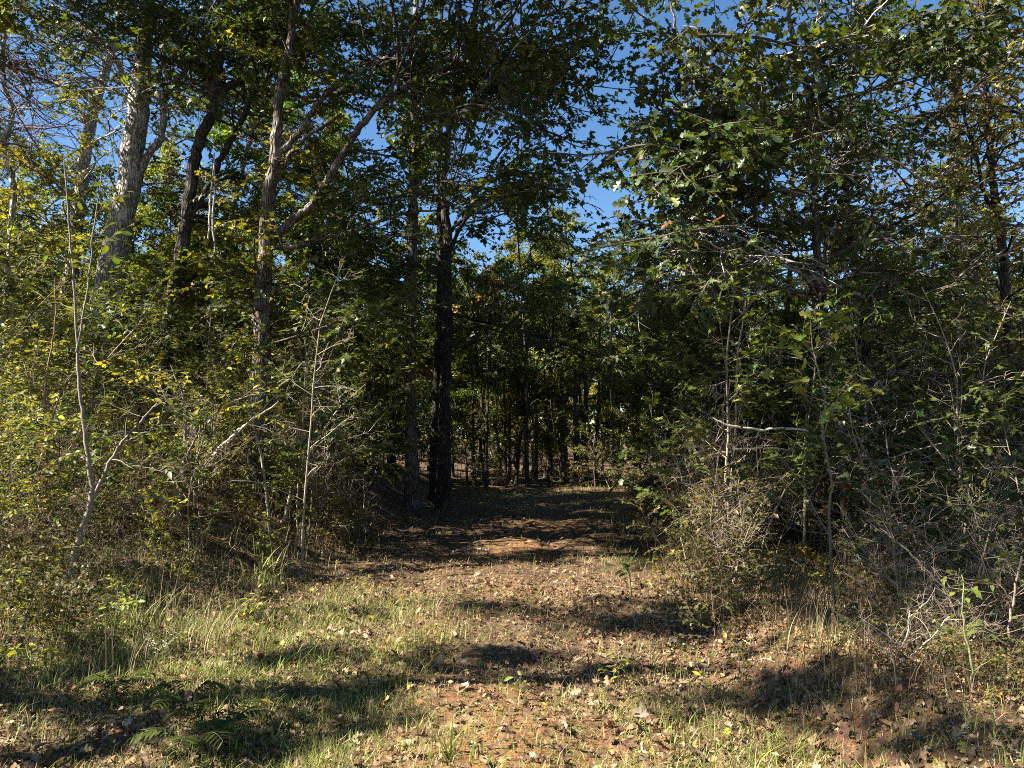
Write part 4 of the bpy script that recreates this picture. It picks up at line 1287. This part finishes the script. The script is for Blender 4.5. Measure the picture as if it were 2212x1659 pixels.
def detail_plant(name, label, cat, stems, kind='ovate', pal='lime', size=0.08, spacing=0.12, twigs=8, tlen=0.5, col=(0.3, 0.26, 0.2), seed=0,
                 maxleaf=70, lev2=2, from_t=0.35, sprigs=(), group=None, d=None):
    """stems: rows (px, py, width px); the first row of the first stem stands on the ground"""
    g = np.random.default_rng(seed + 8000)
    d0 = d or ground_hit(stems[0][0][0], stems[0][0][1])
    b = PX(stems[0][0][0], stems[0][0][1], d0)
    base = np.array([b[0], b[1], gzf(b[0], b[1])])
    root = empty(name, base); tag(root, label, cat, group)
    leafp = []; main = []
    for k, st in enumerate(stems):
        rows = [[*PX(r[0], r[1], d0 + (r[3] if len(r) > 3 else 0)), pxw(r[2], d0) / 2] for r in st]
        if k == 0: rows[0][2] = base[2] - 0.03
        sp = smooth_path(rows, 6)
        w = g.normal(size=(len(sp), 3)) * 0.004; w[0] = 0; sp[:, :3] += w
        mb = MB(); tube(mb, sp[:, :3], np.maximum(sp[:, 3], 0.0015), 7, col)
        mb.build('stem', [M_TWIG], root, base)
        main.append(sp)
    for k in range(twigs):
        sp = main[k % len(main)]
        t = g.uniform(from_t, 1.0); i = min(len(sp) - 2, int(t * (len(sp) - 1)))
        c = sp[i, :3]; az = g.uniform(0, 6.283)
        dd = np.array([math.cos(az), math.sin(az) * 0.6, g.uniform(0.0, 0.9)]); dd /= np.linalg.norm(dd)
        ln = tlen * g.uniform(0.5, 1.2) * (1.2 - 0.5 * t); q = [c]
        for s_ in range(5):
            dd = dd + g.normal(size=3) * 0.14; dd /= np.linalg.norm(dd); q.append(q[-1] + dd * ln / 5)
        q = np.array(q); mb = MB(); rb = max(0.0018, sp[i, 3] * 0.45)
        tube(mb, q, np.linspace(rb, 0.001, 6), 4, col)
        leafp.append(q)
        for s_ in range(lev2):
            f = g.uniform(0.3, 0.95) * 5; j = int(f); c0 = q[j] + (q[j + 1] - q[j]) * (f - j)
            e = dd + g.normal(size=3) * 0.7; e /= np.linalg.norm(e); c1 = c0 + e * ln * 0.4 * g.uniform(0.5, 1.2)
            qq = np.array([c0, (c0 + c1) / 2 + g.normal(size=3) * 0.01, c1]); tube(mb, qq, [rb * 0.5, rb * 0.4, 0.001], 3, col); leafp.append(qq)
        mb.build('twig', [M_TWIG], root, base)
    if kind and spacing:
        pos, dr, nm = leaf_spots(g, leafp, spacing)
        idx = g.permutation(len(pos))[:maxleaf]
        for i in idx:
            leaf_object(root, base, pos[i], dr[i], nm[i], size * g.uniform(0.6, 1.2), kind, pal, g)
    for (px, py, n, kd, pl, sz) in sprigs:
        c = PX(px, py, d0)
        for i in range(n):
            a = i * 2.4; v = np.array([math.cos(a), 0.5 * math.sin(a), 0.1])
            leaf_object(root, base, c + v * sz * 0.35 + g.normal(size=3) * sz * 0.3, v + g.normal(size=3) * 0.2, np.array([0, -0.5, 1]) + g.normal(size=3) * 0.4, sz * g.uniform(0.7, 1.1), kd, pl, g)
    return root


PALE = (0.34, 0.30, 0.24)
detail_plant('sapling', 'forked grey sapling with a crooked foot and broad dark leaves at the left', 'sapling',
             [[(146, 1290, 15), (164, 1182, 14), (197, 1084, 12), (192, 1000, 10), (180, 900, 8), (168, 796, 7), (162, 640, 5), (150, 480, 4), (140, 350, 3)],
              [(197, 1084, 9), (226, 1022, 8), (255, 967, 7), (288, 928, 6), (340, 870, 4)],
              [(165, 760, 5), (190, 620, 4), (205, 480, 3), (220, 370, 2)]],
             kind='ovate', pal='green', size=0.10, spacing=0.10, twigs=26, tlen=0.55, col=(0.22, 0.19, 0.15), seed=1, maxleaf=150,
             sprigs=[(245, 372, 3, 'ovate', 'green', 0.11), (262, 410, 2, 'ovate', 'green', 0.11), (250, 345, 2, 'ovate', 'green', 0.11), (245, 490, 2, 'ovate', 'green', 0.10)])
detail_plant('sapling', 'straight reddish-brown young stem left of the grey forked sapling', 'sapling',
             [[(112, 1160, 7), (100, 1060, 6), (104, 950, 6), (97, 860, 5), (106, 780, 4), (120, 690, 3), (118, 600, 1.5)], [(104, 940, 4), (130, 850, 3), (160, 800, 2)]], kind='lance', pal='green', size=0.09, spacing=0.07, twigs=22, tlen=0.45,
             col=(0.24, 0.15, 0.10), seed=2, maxleaf=110)
detail_plant('sapling', 'thin pale stem before the brown oak with one sprig of bright yellow leaves', 'sapling',
             [[(582, 1150, 6), (576, 1070, 6), (562, 975, 5), (546, 913, 5), (538, 860, 4), (528, 822, 3)],
              [(552, 935, 3), (590, 895, 3), (640, 880, 2), (710, 868, 1.5)]], kind='ovate', pal='yellow', size=0.06, spacing=0.3, twigs=9, tlen=0.7, col=PALE, seed=3, maxleaf=16, lev2=3,
             sprigs=[(586, 888, 7, 'ovate', 'brightyellow', 0.12), (548, 905, 3, 'ovate', 'orange', 0.08), (640, 852, 1, 'dry', 'litter', 0.15)])
detail_plant('sapling', 'thin pale stem leaning right beside the brown oak, nearly leafless', 'sapling',
             [[(612, 1130, 8), (630, 1060, 8), (650, 1020, 7), (670, 986, 6), (690, 945, 5), (710, 913, 5), (738, 876, 3), (790, 830, 2)]], kind='ovate', pal='lime', size=0.055, spacing=0.25,
             twigs=14, tlen=0.8, col=PALE, seed=4, maxleaf=40, lev2=4, from_t=0.3)
detail_plant('sapling', 'yellow-leaved sapling spread low in front of the dark forked trunk', 'sapling',
             [[(380, 1140, 9), (395, 1040, 8), (400, 940, 7), (395, 860, 5), (370, 790, 3)], [(395, 1000, 5), (440, 920, 4), (500, 870, 3), (560, 850, 2)],
              [(398, 900, 4), (340, 850, 3), (290, 830, 2)]], kind='ovate', pal='brightlime', size=0.085, spacing=0.075, twigs=34, tlen=0.7, col=(0.25, 0.2, 0.15), seed=5, maxleaf=280, lev2=3, from_t=0.5)
detail_plant('sapling', 'small plant with large round yellow-green leaves on the left slope', 'sapling',
             [[(330, 1195, 4), (332, 1130, 4), (325, 1090, 3)], [(332, 1150, 3), (300, 1080, 2)], [(330, 1120, 3), (370, 1080, 2)]], kind='round', pal='brightlime', size=0.10, spacing=0.12, twigs=12, tlen=0.25,
             col=(0.2, 0.2, 0.1), seed=6, maxleaf=26, lev2=1)
detail_plant('sapling', 'low bush with glossy green leaves below the yellow sapling', 'sapling',
             [[(425, 1190, 4), (430, 1130, 4), (436, 1105, 3)]], kind='ovate', pal='green', size=0.10, spacing=0.07, twigs=12, tlen=0.3, col=(0.15, 0.14, 0.08), seed=7, maxleaf=60, lev2=1, from_t=0.2)
detail_plant('sapling', 'orange and yellow leaved seedling low at the left edge of the track', 'sapling',
             [[(712, 1150, 4), (706, 1090, 4), (700, 1060, 3)]], kind='maple', pal='orange', size=0.10, spacing=0.1, twigs=12, tlen=0.45, col=(0.25, 0.15, 0.1), seed=8, maxleaf=50, lev2=1, from_t=0.2)
detail_plant('sapling', 'oak sapling with big bright lobed leaves right of the track', 'sapling',
             [[(1802, 1230, 6), (1790, 1130, 6), (1795, 1040, 5), (1776, 930, 5), (1782, 858, 4), (1758, 767, 3), (1752, 690, 2)]], kind='oak', pal='brightoak', size=0.13, spacing=0.13, twigs=24, tlen=0.75, col=(0.2, 0.17, 0.11), seed=9,
             maxleaf=110, lev2=2, from_t=0.45, d=6.6)
detail_plant('sapling', 'thin mossy green upright rod in the right-hand thicket', 'sapling',
             [[(1736, 1240, 6), (1738, 1100, 6), (1740, 985, 5), (1743, 895, 4)]], kind='ovate', pal='lime', size=0.05, spacing=0.5, twigs=6, tlen=0.3, col=(0.24, 0.26, 0.10), seed=10, maxleaf=14)
detail_plant('sapling', 'dark leaning stem crossing behind the mossy rod', 'sapling',
             [[(1745, 1150, 8), (1736, 1087, 8), (1707, 985, 7), (1670, 913, 6), (1656, 862, 5), (1654, 800, 4), (1648, 730, 3)]], kind='oak', pal='oak', size=0.14, spacing=0.2, twigs=16, tlen=0.7,
             col=(0.2, 0.17, 0.12), seed=11, maxleaf=60, from_t=0.4)
detail_plant('sapling', 'pale crooked stem right of the sunlit-footed tree', 'sapling',
             [[(1875, 1215, 9), (1870, 1142, 8), (1867, 1022, 7), (1864, 940, 6), (1880, 860, 4), (1905, 800, 3)]], kind='ovate', pal='green', size=0.10, spacing=0.15, twigs=18, tlen=0.7, col=PALE, seed=12, maxleaf=80, from_t=0.3)
detail_plant('sapling', 'light-struck pale stem near the right edge of the thicket', 'sapling',
             [[(2115, 1180, 9), (2107, 1033, 8), (2100, 960, 7), (2088, 900, 6), (2070, 820, 4), (2080, 730, 3)]], kind='ovate', pal='olive', size=0.07, spacing=0.2, twigs=22, tlen=0.8, col=(0.38, 0.34, 0.28), seed=13, maxleaf=70, lev2=4, from_t=0.25)
detail_plant('sapling', 'tall fuzzy green-yellow stalk standing alone at the lower right', 'stalk',
             [[(2118, 1659, 6), (2103, 1570, 6), (2099, 1450, 5), (2083, 1340, 4), (2078, 1240, 2)]], kind='ovate', pal='lime', size=0.035, spacing=0.3, twigs=8, tlen=0.12, col=(0.20, 0.20, 0.09), seed=14, maxleaf=14, lev2=0, from_t=0.3, d=4.1)
detail_plant('bare_shrub', 'bleached leafless forked twigs at the lower right by the dirt mound', 'shrub',
             [[(1935, 1460, 5), (1925, 1400, 4), (1915, 1350, 3)], [(1930, 1430, 3), (1960, 1370, 3), (1966, 1317, 2)], [(1928, 1420, 3), (1890, 1380, 2)], [(1932, 1440, 3), (1990, 1400, 3), (2050, 1330, 2)]],
             kind='ovate', pal='green', size=0.04, spacing=0.25, twigs=22, tlen=0.3, col=(0.34, 0.29, 0.24), seed=15, maxleaf=40, lev2=3, from_t=0.2)
detail_plant('bare_shrub', 'pale branching twigs with a few fresh leaves at the right edge', 'shrub',
             [[(2185, 1480, 6), (2180, 1380, 6), (2190, 1290, 5), (2208, 1200, 4)], [(2182, 1400, 4), (2130, 1360, 4), (2090, 1390, 3)], [(2188, 1300, 3), (2150, 1250, 3)]],
             kind='ovate', pal='brightoak', size=0.07, spacing=0.14, twigs=20, tlen=0.35, col=(0.24, 0.19, 0.14), seed=16, maxleaf=60, lev2=3, from_t=0.2, d=4.7)
detail_plant('sapling', 'chestnut-like seedling with toothed green leaves at the lower right', 'sapling',
             [[(2035, 1460, 4), (2040, 1400, 4), (2030, 1368, 3)]], kind='lance', pal='brightoak', size=0.12, spacing=0.07, twigs=7, tlen=0.22, col=(0.2, 0.2, 0.1), seed=17, maxleaf=34, lev2=1, from_t=0.5)
detail_plant('sapling', 'low branch of yellow lobed leaves in front of the dark thicket', 'sapling',
             [[(1760, 1290, 5), (1735, 1230, 5), (1700, 1205, 4), (1655, 1195, 3)]], kind='oak', pal='yellow', size=0.13, spacing=0.13, twigs=8, tlen=0.3, col=(0.2, 0.16, 0.1), seed=18, maxleaf=26, lev2=1, from_t=0.5)
detail_plant('sapling', 'green leafy weed leaning over the right edge of the track', 'weed',
             [[(1362, 1295, 4), (1360, 1250, 4), (1350, 1215, 3)]], kind='round', pal='green', size=0.09, spacing=0.09, twigs=10, tlen=0.25, col=(0.15, 0.16, 0.07), seed=19, maxleaf=36, lev2=1, from_t=0.2)
detail_plant('goldenrod', 'small goldenrod spike with yellow tip at the lower right corner', 'flower',
             [[(2150, 1600, 4), (2142, 1540, 4), (2132, 1480, 3)]], kind='lance', pal='brightyellow', size=0.03, spacing=0.02, twigs=10, tlen=0.08, col=(0.25, 0.28, 0.08), seed=20, maxleaf=60, lev2=0, from_t=0.5)
detail_plant('weed', 'bright green lance-leaved weed in the sun at the far lower left', 'weed',
             [[(70, 1450, 4), (68, 1410, 4), (60, 1390, 3)], [(70, 1430, 3), (110, 1400, 2)], [(70, 1430, 3), (30, 1400, 2)]], kind='lance', pal='brightlime', size=0.12, spacing=0.05, twigs=12, tlen=0.22, col=(0.2, 0.24, 0.08), seed=21, maxleaf=80, lev2=0, from_t=0.2)
detail_plant('weed', 'lance-leaved weeds arching over the left edge below the reddish stem', 'weed',
             [[(60, 1290, 4), (70, 1220, 4), (90, 1180, 3)], [(64, 1260, 3), (120, 1190, 3), (190, 1180, 2)], [(62, 1270, 3), (20, 1200, 2)]], kind='lance', pal='lime', size=0.12, spacing=0.05, twigs=20, tlen=0.3,
             col=(0.2, 0.2, 0.08), seed=22, maxleaf=130, lev2=0, from_t=0.3)
detail_plant('weed', 'small leafy weed with yellow-green leaflets in the grass left of the track', 'weed',
             [[(545, 1350, 3), (540, 1320, 3), (520, 1305, 2)]], kind='ovate', pal='brightlime', size=0.05, spacing=0.04, twigs=12, tlen=0.22, col=(0.2, 0.2, 0.08), seed=23, maxleaf=70, lev2=1, from_t=0.2)

# fern-like leaflets at the bottom left
def fern(label, px, py, seed, n=6, L=0.34):
    g = np.random.default_rng(seed)
    d = ground_hit(px, py); b = PX(px, py, d); base = np.array([b[0], b[1], gzf(b[0], b[1])])
    root = empty('fern', base); tag(root, label, 'fern', 'ferny weeds in the shaded grass')
    for k in range(n):
        az = k * 2.4 + g.normal() * 0.3
        o = np.array([math.cos(az), math.sin(az), 0]); t = np.linspace(0, 1, 14)
        c = o[None] * (t * L * 0.8)[:, None] + np.array([0, 0, 1])[None] * (L * (1.3 * t - 0.9 * t * t))[:, None]
        mb = MB(); tube(mb, c, np.linspace(0.0025, 0.001, 14), 4, (0.12, 0.14, 0.05))
        for i in range(3, 14):
            dd = c[i] - c[i - 1]; dd /= np.linalg.norm(dd); perp = np.cross(dd, (0, 0, 1)); perp /= np.linalg.norm(perp)
            for s_ in (1, -1):
                put_leaves(mb, T_LANCE, c[i][None], (perp * s_ + dd * 0.5)[None], np.array([[0, 0, 1.0]]), 0.075 * math.sin(math.pi * (i - 1) / 14) + 0.02, colors('green', 1, g) * 0.9, 1, g)
        mb.build('frond', [M_TWIG, M_LEAF], root)


fern('ferny green weed in deep shade at the bottom left', 415, 1640, 1)
fern('ferny green weed in shade right of the other at the bottom', 470, 1600, 2)
fern('ferny green weed higher in the shaded grass at the lower left', 395, 1540, 3, 5, 0.28)
fern('ferny sprig in the grass above the big foreground shadow', 255, 1500, 4, 5, 0.25)


def tuft(label, px, py, n, hlo, hhi, pal, seed, spread=0.06, w=0.008):
    g = np.random.default_rng(seed)
    d = ground_hit(px, py); b = PX(px, py, d); base = np.array([b[0], b[1], gzf(b[0], b[1])])
    root = empty('grass_tuft', base); tag(root, label, 'grass tuft', 'taller grass tufts in the foreground')
    cc = colors(pal, n, g, 0.12)
    for k in range(n):
        az = g.uniform(0, 6.283); h = g.uniform(hlo, hhi); lean = g.uniform(0.1, 1.1)
        o = np.array([math.cos(az), math.sin(az), 0]); sd = np.array([-o[1], o[0], 0]) + np.array([0, 0, 0.2])
        t = np.linspace(0, 1, 6)[:, None]
        c = np.array([g.normal() * spread, g.normal() * spread, -0.02])[None] + o[None] * (h * lean * t * t) + np.array([0, 0, 1])[None] * (h * (t - 0.35 * lean * t * t))
        ww = w * np.array([0.7, 1, 0.95, 0.75, 0.45, 0.05])[:, None]
        v = np.concatenate([c - sd[None] * ww / 2, c + sd[None] * ww / 2 , c + np.array([0, 0, -0.12]) * ww])
        q = []
        for i in range(5):
            q += [(i, i + 1, i + 13, i + 12), (i + 12, i + 13, i + 7, i + 6)]
        mb = MB(); mb.add(v, quads=np.array(q), col=cc[k]); mb.build('blade', [M_GRASS], root)


tuft('bright long-bladed grass tuft at the bottom middle of the foreground', 975, 1650, 16, 0.12, 0.3, 'brightgrass', 11, 0.05, 0.010)
tuft('lush yellow-green grass tuft at the bottom, right of the middle', 1660, 1650, 40, 0.08, 0.2, 'brightgrass', 12, 0.12, 0.006)
tuft('lush yellow-green tuft just right of its twin at the bottom', 1730, 1640, 36, 0.08, 0.2, 'brightgrass', 13, 0.12, 0.006)
tuft('tall pale arching grass clump beside the dirt mound', 1800, 1430, 44, 0.2, 0.42, 'grass', 14, 0.14, 0.0045)
tuft('dry pale grass clump right of the dirt mound', 1880, 1470, 30, 0.2, 0.42, 'straw', 15, 0.14, 0.005)
tuft('drooping dry grass clump among the left foreground weeds', 450, 1400, 44, 0.25, 0.5, 'straw', 16, 0.1, 0.005)
tuft('grey-green drooping grass clump left of the dry one', 270, 1370, 44, 0.25, 0.45, 'grass', 17, 0.1, 0.005)
tuft('broad-bladed grass clump on the slope below the thin pale stems', 575, 1270, 30, 0.3, 0.6, 'grass', 18, 0.08, 0.016)
tuft('green grass clump in the shadow edge at the lower left', 640, 1450, 40, 0.12, 0.25, 'grass', 19, 0.12, 0.006)
tuft('arching straw-coloured grass at the left edge of the track', 940, 1330, 34, 0.15, 0.32, 'straw', 20, 0.12, 0.004)

# sticks, fallen limbs
def stick(label, rows, col, name='fallen_stick', mat=None, cat='stick', group=None, side=6, lift=0.012):
    pts = []
    for px, py, w in rows:
        d = ground_hit(px, py); p = PX(px, py, d); pts.append([p[0], p[1], gzf(p[0], p[1]) + pxw(w, d) * 0.35 + lift, pxw(w, d) / 2])
    sp = smooth_path(pts, 5); sp[:, :3] += rng.normal(size=(len(sp), 3)) * 0.003
    mb = MB(); tube(mb, sp[:, :3], sp[:, 3], side, col, rough=0.08)
    v = mb.build(name, [mat or M_TWIG]); tag(v, label, cat, group)
    return v


stick('short pale fallen stick lying across the middle of the track', [(1000, 1196, 4), (1025, 1190, 5), (1058, 1192, 4)], PALE)
stick('thin pale stick along the right side of the near track', [(1385, 1325, 2), (1420, 1340, 2.5), (1460, 1352, 2)], PALE)
stick('thin bleached stick beside the first on the right verge', [(1390, 1322, 1.5), (1440, 1345, 2), (1475, 1350, 1.5)], PALE)
stick('crooked pale stick in the sunlit leaves at the lower right', [(1465, 1505, 6), (1475, 1485, 6), (1500, 1470, 4), (1520, 1462, 3)], PALE)
stick('long thin straw-pale stick sloping below the mound', [(1590, 1440, 3), (1640, 1428, 3), (1700, 1450, 2)], PALE)
stick('bent brown twig in the grass at the bottom left of centre', [(515, 1630, 3), (540, 1645, 4), (560, 1658, 4)], (0.3, 0.22, 0.16))
stick('dead grey limb dropped on the left bank at the foot of the oak pair', [(740, 1140, 5), (790, 1120, 6), (850, 1118, 4)], (0.3, 0.26, 0.21))
stick('dark stick half buried in leaves on the near track', [(1050, 1400, 5), (1075, 1405, 7), (1100, 1402, 4)], (0.1, 0.08, 0.06))
stick('dark rotting log lying behind the pale twigs at the right edge', [(1960, 1345, 26), (2060, 1372, 34), (2160, 1395, 38), (2260, 1420, 38)], (0.08, 0.06, 0.045), 'fallen_log', M_BARK_DARK, 'log', None, 12)
stick('mossy dark branch on the ground in the right-hand thicket', [(1560, 1175, 7), (1620, 1195, 9), (1690, 1215, 8), (1760, 1240, 5)], (0.1, 0.08, 0.06), 'fallen_branch', M_BARK_DARK, 'branch', None, 8, 0.1)


def leaning(label, rows, d, col, name='fallen_branch', cat='branch', dz=0.0):
    sp = smooth_path([[*PX(r[0], r[1], d + (r[3] if len(r) > 3 else 0)), pxw(r[2], d) / 2] for r in rows], 5)
    sp[:, :3] += rng.normal(size=(len(sp), 3)) * 0.006
    mb = MB(); tube(mb, sp[:, :3], sp[:, 3], 8, col, rough=0.06); tag(mb.build(name, [M_TWIG]), label, cat)


leaning('pale dead limb propped up slantwise left of the brown oak', [(425, 1045, 8, 0.5), (450, 1005, 9), (480, 965, 9), (510, 935, 8), (535, 915, 6), (600, 870, 4)], 9.5, PALE)
leaning('second pale dead limb sloping up to the left of the yellow sprig', [(430, 1060, 4), (440, 1010, 4), (490, 960, 4), (560, 890, 3), (600, 850, 2)], 9.2, PALE)
leaning('sunlit broken limb lying at the foot of the dark forked trunk', [(290, 790, 10), (320, 772, 12), (350, 758, 10), (375, 750, 8)], 14.2, (0.5, 0.44, 0.35))
leaning('long horizontal bleached branch across the right-hand thicket', [(1540, 905, 3), (1580, 920, 5), (1640, 928, 5), (1700, 926, 5), (1760, 932, 4)], 8.0, (0.5, 0.46, 0.38))
leaning('mossy horizontal branch lower across the right-hand thicket', [(1440, 1008, 4), (1500, 990, 6), (1560, 978, 7), (1640, 968, 6), (1720, 975, 4)], 9.5, (0.3, 0.29, 0.2))
leaning('long rising twig crossing the dark trunks on the right', [(1840, 1010, 3), (1900, 995, 3), (1960, 978, 3), (2060, 950, 2)], 8.5, PALE)
leaning('thorny pale cane slanting down toward the fuzzy stalk', [(1900, 1140, 3), (1960, 1190, 4), (2020, 1250, 4), (2075, 1300, 3)], 6.0, (0.45, 0.36, 0.28), 'bramble_cane', 'cane')
leaning('hanging bleached vine beside the dark forked trunk', [(463, 330, 3), (458, 400, 4), (453, 450, 4), (450, 520, 4)], 13.6, (0.5, 0.46, 0.4), 'hanging_vine', 'vine')
leaning('second hanging vine just right of the first', [(462, 340, 3), (463, 420, 4), (460, 470, 5), (464, 545, 4)], 13.5, (0.45, 0.4, 0.34), 'hanging_vine', 'vine')

# larger fallen leaves that can be told apart
def fallen_leaves():
    g = np.random.default_rng(640)
    spots = [('broad curled leaf in the sunlit grass left of the track', 880, 1322, 0.11, 'stalk'), ('large brown lobed leaf on the near track', 960, 1450, 0.10, 'stalk'),
             ('rust-brown lobed leaf on the near track', 1010, 1490, 0.13, 'litter'), ('reddish leaf alone on the bare soil of the track', 1235, 1300, 0.12, 'litter'),
             ('pale green fallen leaf at the bottom right of the track', 1570, 1590, 0.07, 'lime'), ('big pinkish lobed leaf propped at the far left', 100, 1240, 0.17, 'litter'),
             ('upright brown lobed leaf on the right verge', 1455, 1430, 0.13, 'litter'), ('grey-pink curled leaf in the lower right sun patch', 1368, 1570, 0.1, 'litter'),
             ('big brown leaf caught on the pale twigs at the right edge', 2095, 1400, 0.13, 'stalk'), ('crumpled brown leaf at the bottom edge near the long-bladed tuft', 1030, 1640, 0.12, 'litter')]
    for lab, px, py, sz, pal in spots:
        d = ground_hit(px, py); p = PX(px, py, d); z = gzf(p[0], p[1])
        ms = leaf_mesh('dry', pal)
        o = link('fallen_leaf', ms[g.integers(0, 6)], None, (p[0], p[1], z + 0.05), Euler((g.normal() * 0.5, g.normal() * 0.5, g.uniform(0, 6.28))), sz)
        tag(o, lab, 'leaf', 'large fallen leaves')


fallen_leaves()


def clods():
    g = np.random.default_rng(660); n = 1600
    x = 2.75 + g.normal(size=n) * 0.42; y = 5.0 + g.normal(size=n) * 0.45
    mb = MB(); z = gz(x, y)
    ico = np.array([(1, 0, 0), (-1, 0, 0), (0, 1, 0), (0, -1, 0), (0, 0, 1), (0, 0, -1)], float)
    f = np.array([(0, 2, 4), (2, 1, 4), (1, 3, 4), (3, 0, 4), (2, 0, 5), (1, 2, 5), (3, 1, 5), (0, 3, 5)])
    for i in range(n):
        s_ = 0.006 + 0.03 * g.random() ** 3
        v = ico * s_ * g.uniform(0.6, 1.3, (6, 3)) + np.array([x[i], y[i], z[i] + s_ * 0.3])
        mb.add(v, tris=f, col=np.array([0.40, 0.25, 0.13]) * g.uniform(0.6, 1.2))
    tag(mb.build('dirt_clods', [M_LITTER], smooth=False), 'crumbly orange-brown soil clods heaped on the mound at the lower right', 'soil', kind='stuff')


clods()

# white aster
def aster():
    g = np.random.default_rng(670)
    d = ground_hit(345, 1440); b = PX(345, 1440, d); base = np.array([b[0], b[1], gzf(b[0], b[1])])
    root = empty('white_aster', base); tag(root, 'small white aster with tiny blossoms among the sunlit grass on the left', 'flower')
    for k in range(6):
        az = g.uniform(0, 6.28); t = np.linspace(0, 1, 6)[:, None]; L = g.uniform(0.18, 0.32)
        c = np.array([math.cos(az), math.sin(az), 0])[None] * L * 0.6 * t * t + np.array([0, 0, 1])[None] * L * t
        mb = MB(); tube(mb, c, np.linspace(0.002, 0.001, 6), 4, (0.2, 0.22, 0.1)); mb.build('stem', [M_TWIG], root)
        for j in range(7):
            p = c[-1] - (c[-1] - c[-3]) * g.random() * 1.2 + g.normal(size=3) * 0.015
            fm = MB(); a = np.arange(8) * math.pi / 4
            put_leaves(fm, T_LANCE[:1], np.tile(p, (8, 1)), np.stack([np.cos(a), np.sin(a), a * 0 + 0.3], -1), np.tile([0, 0, 1.0], (8, 1)), 0.008, np.tile([0.8, 0.8, 0.78], (8, 1)), 0, g)
            fm.build('blossom', [M_LEAF], root)


aster()
print('objects', len(bpy.data.objects))
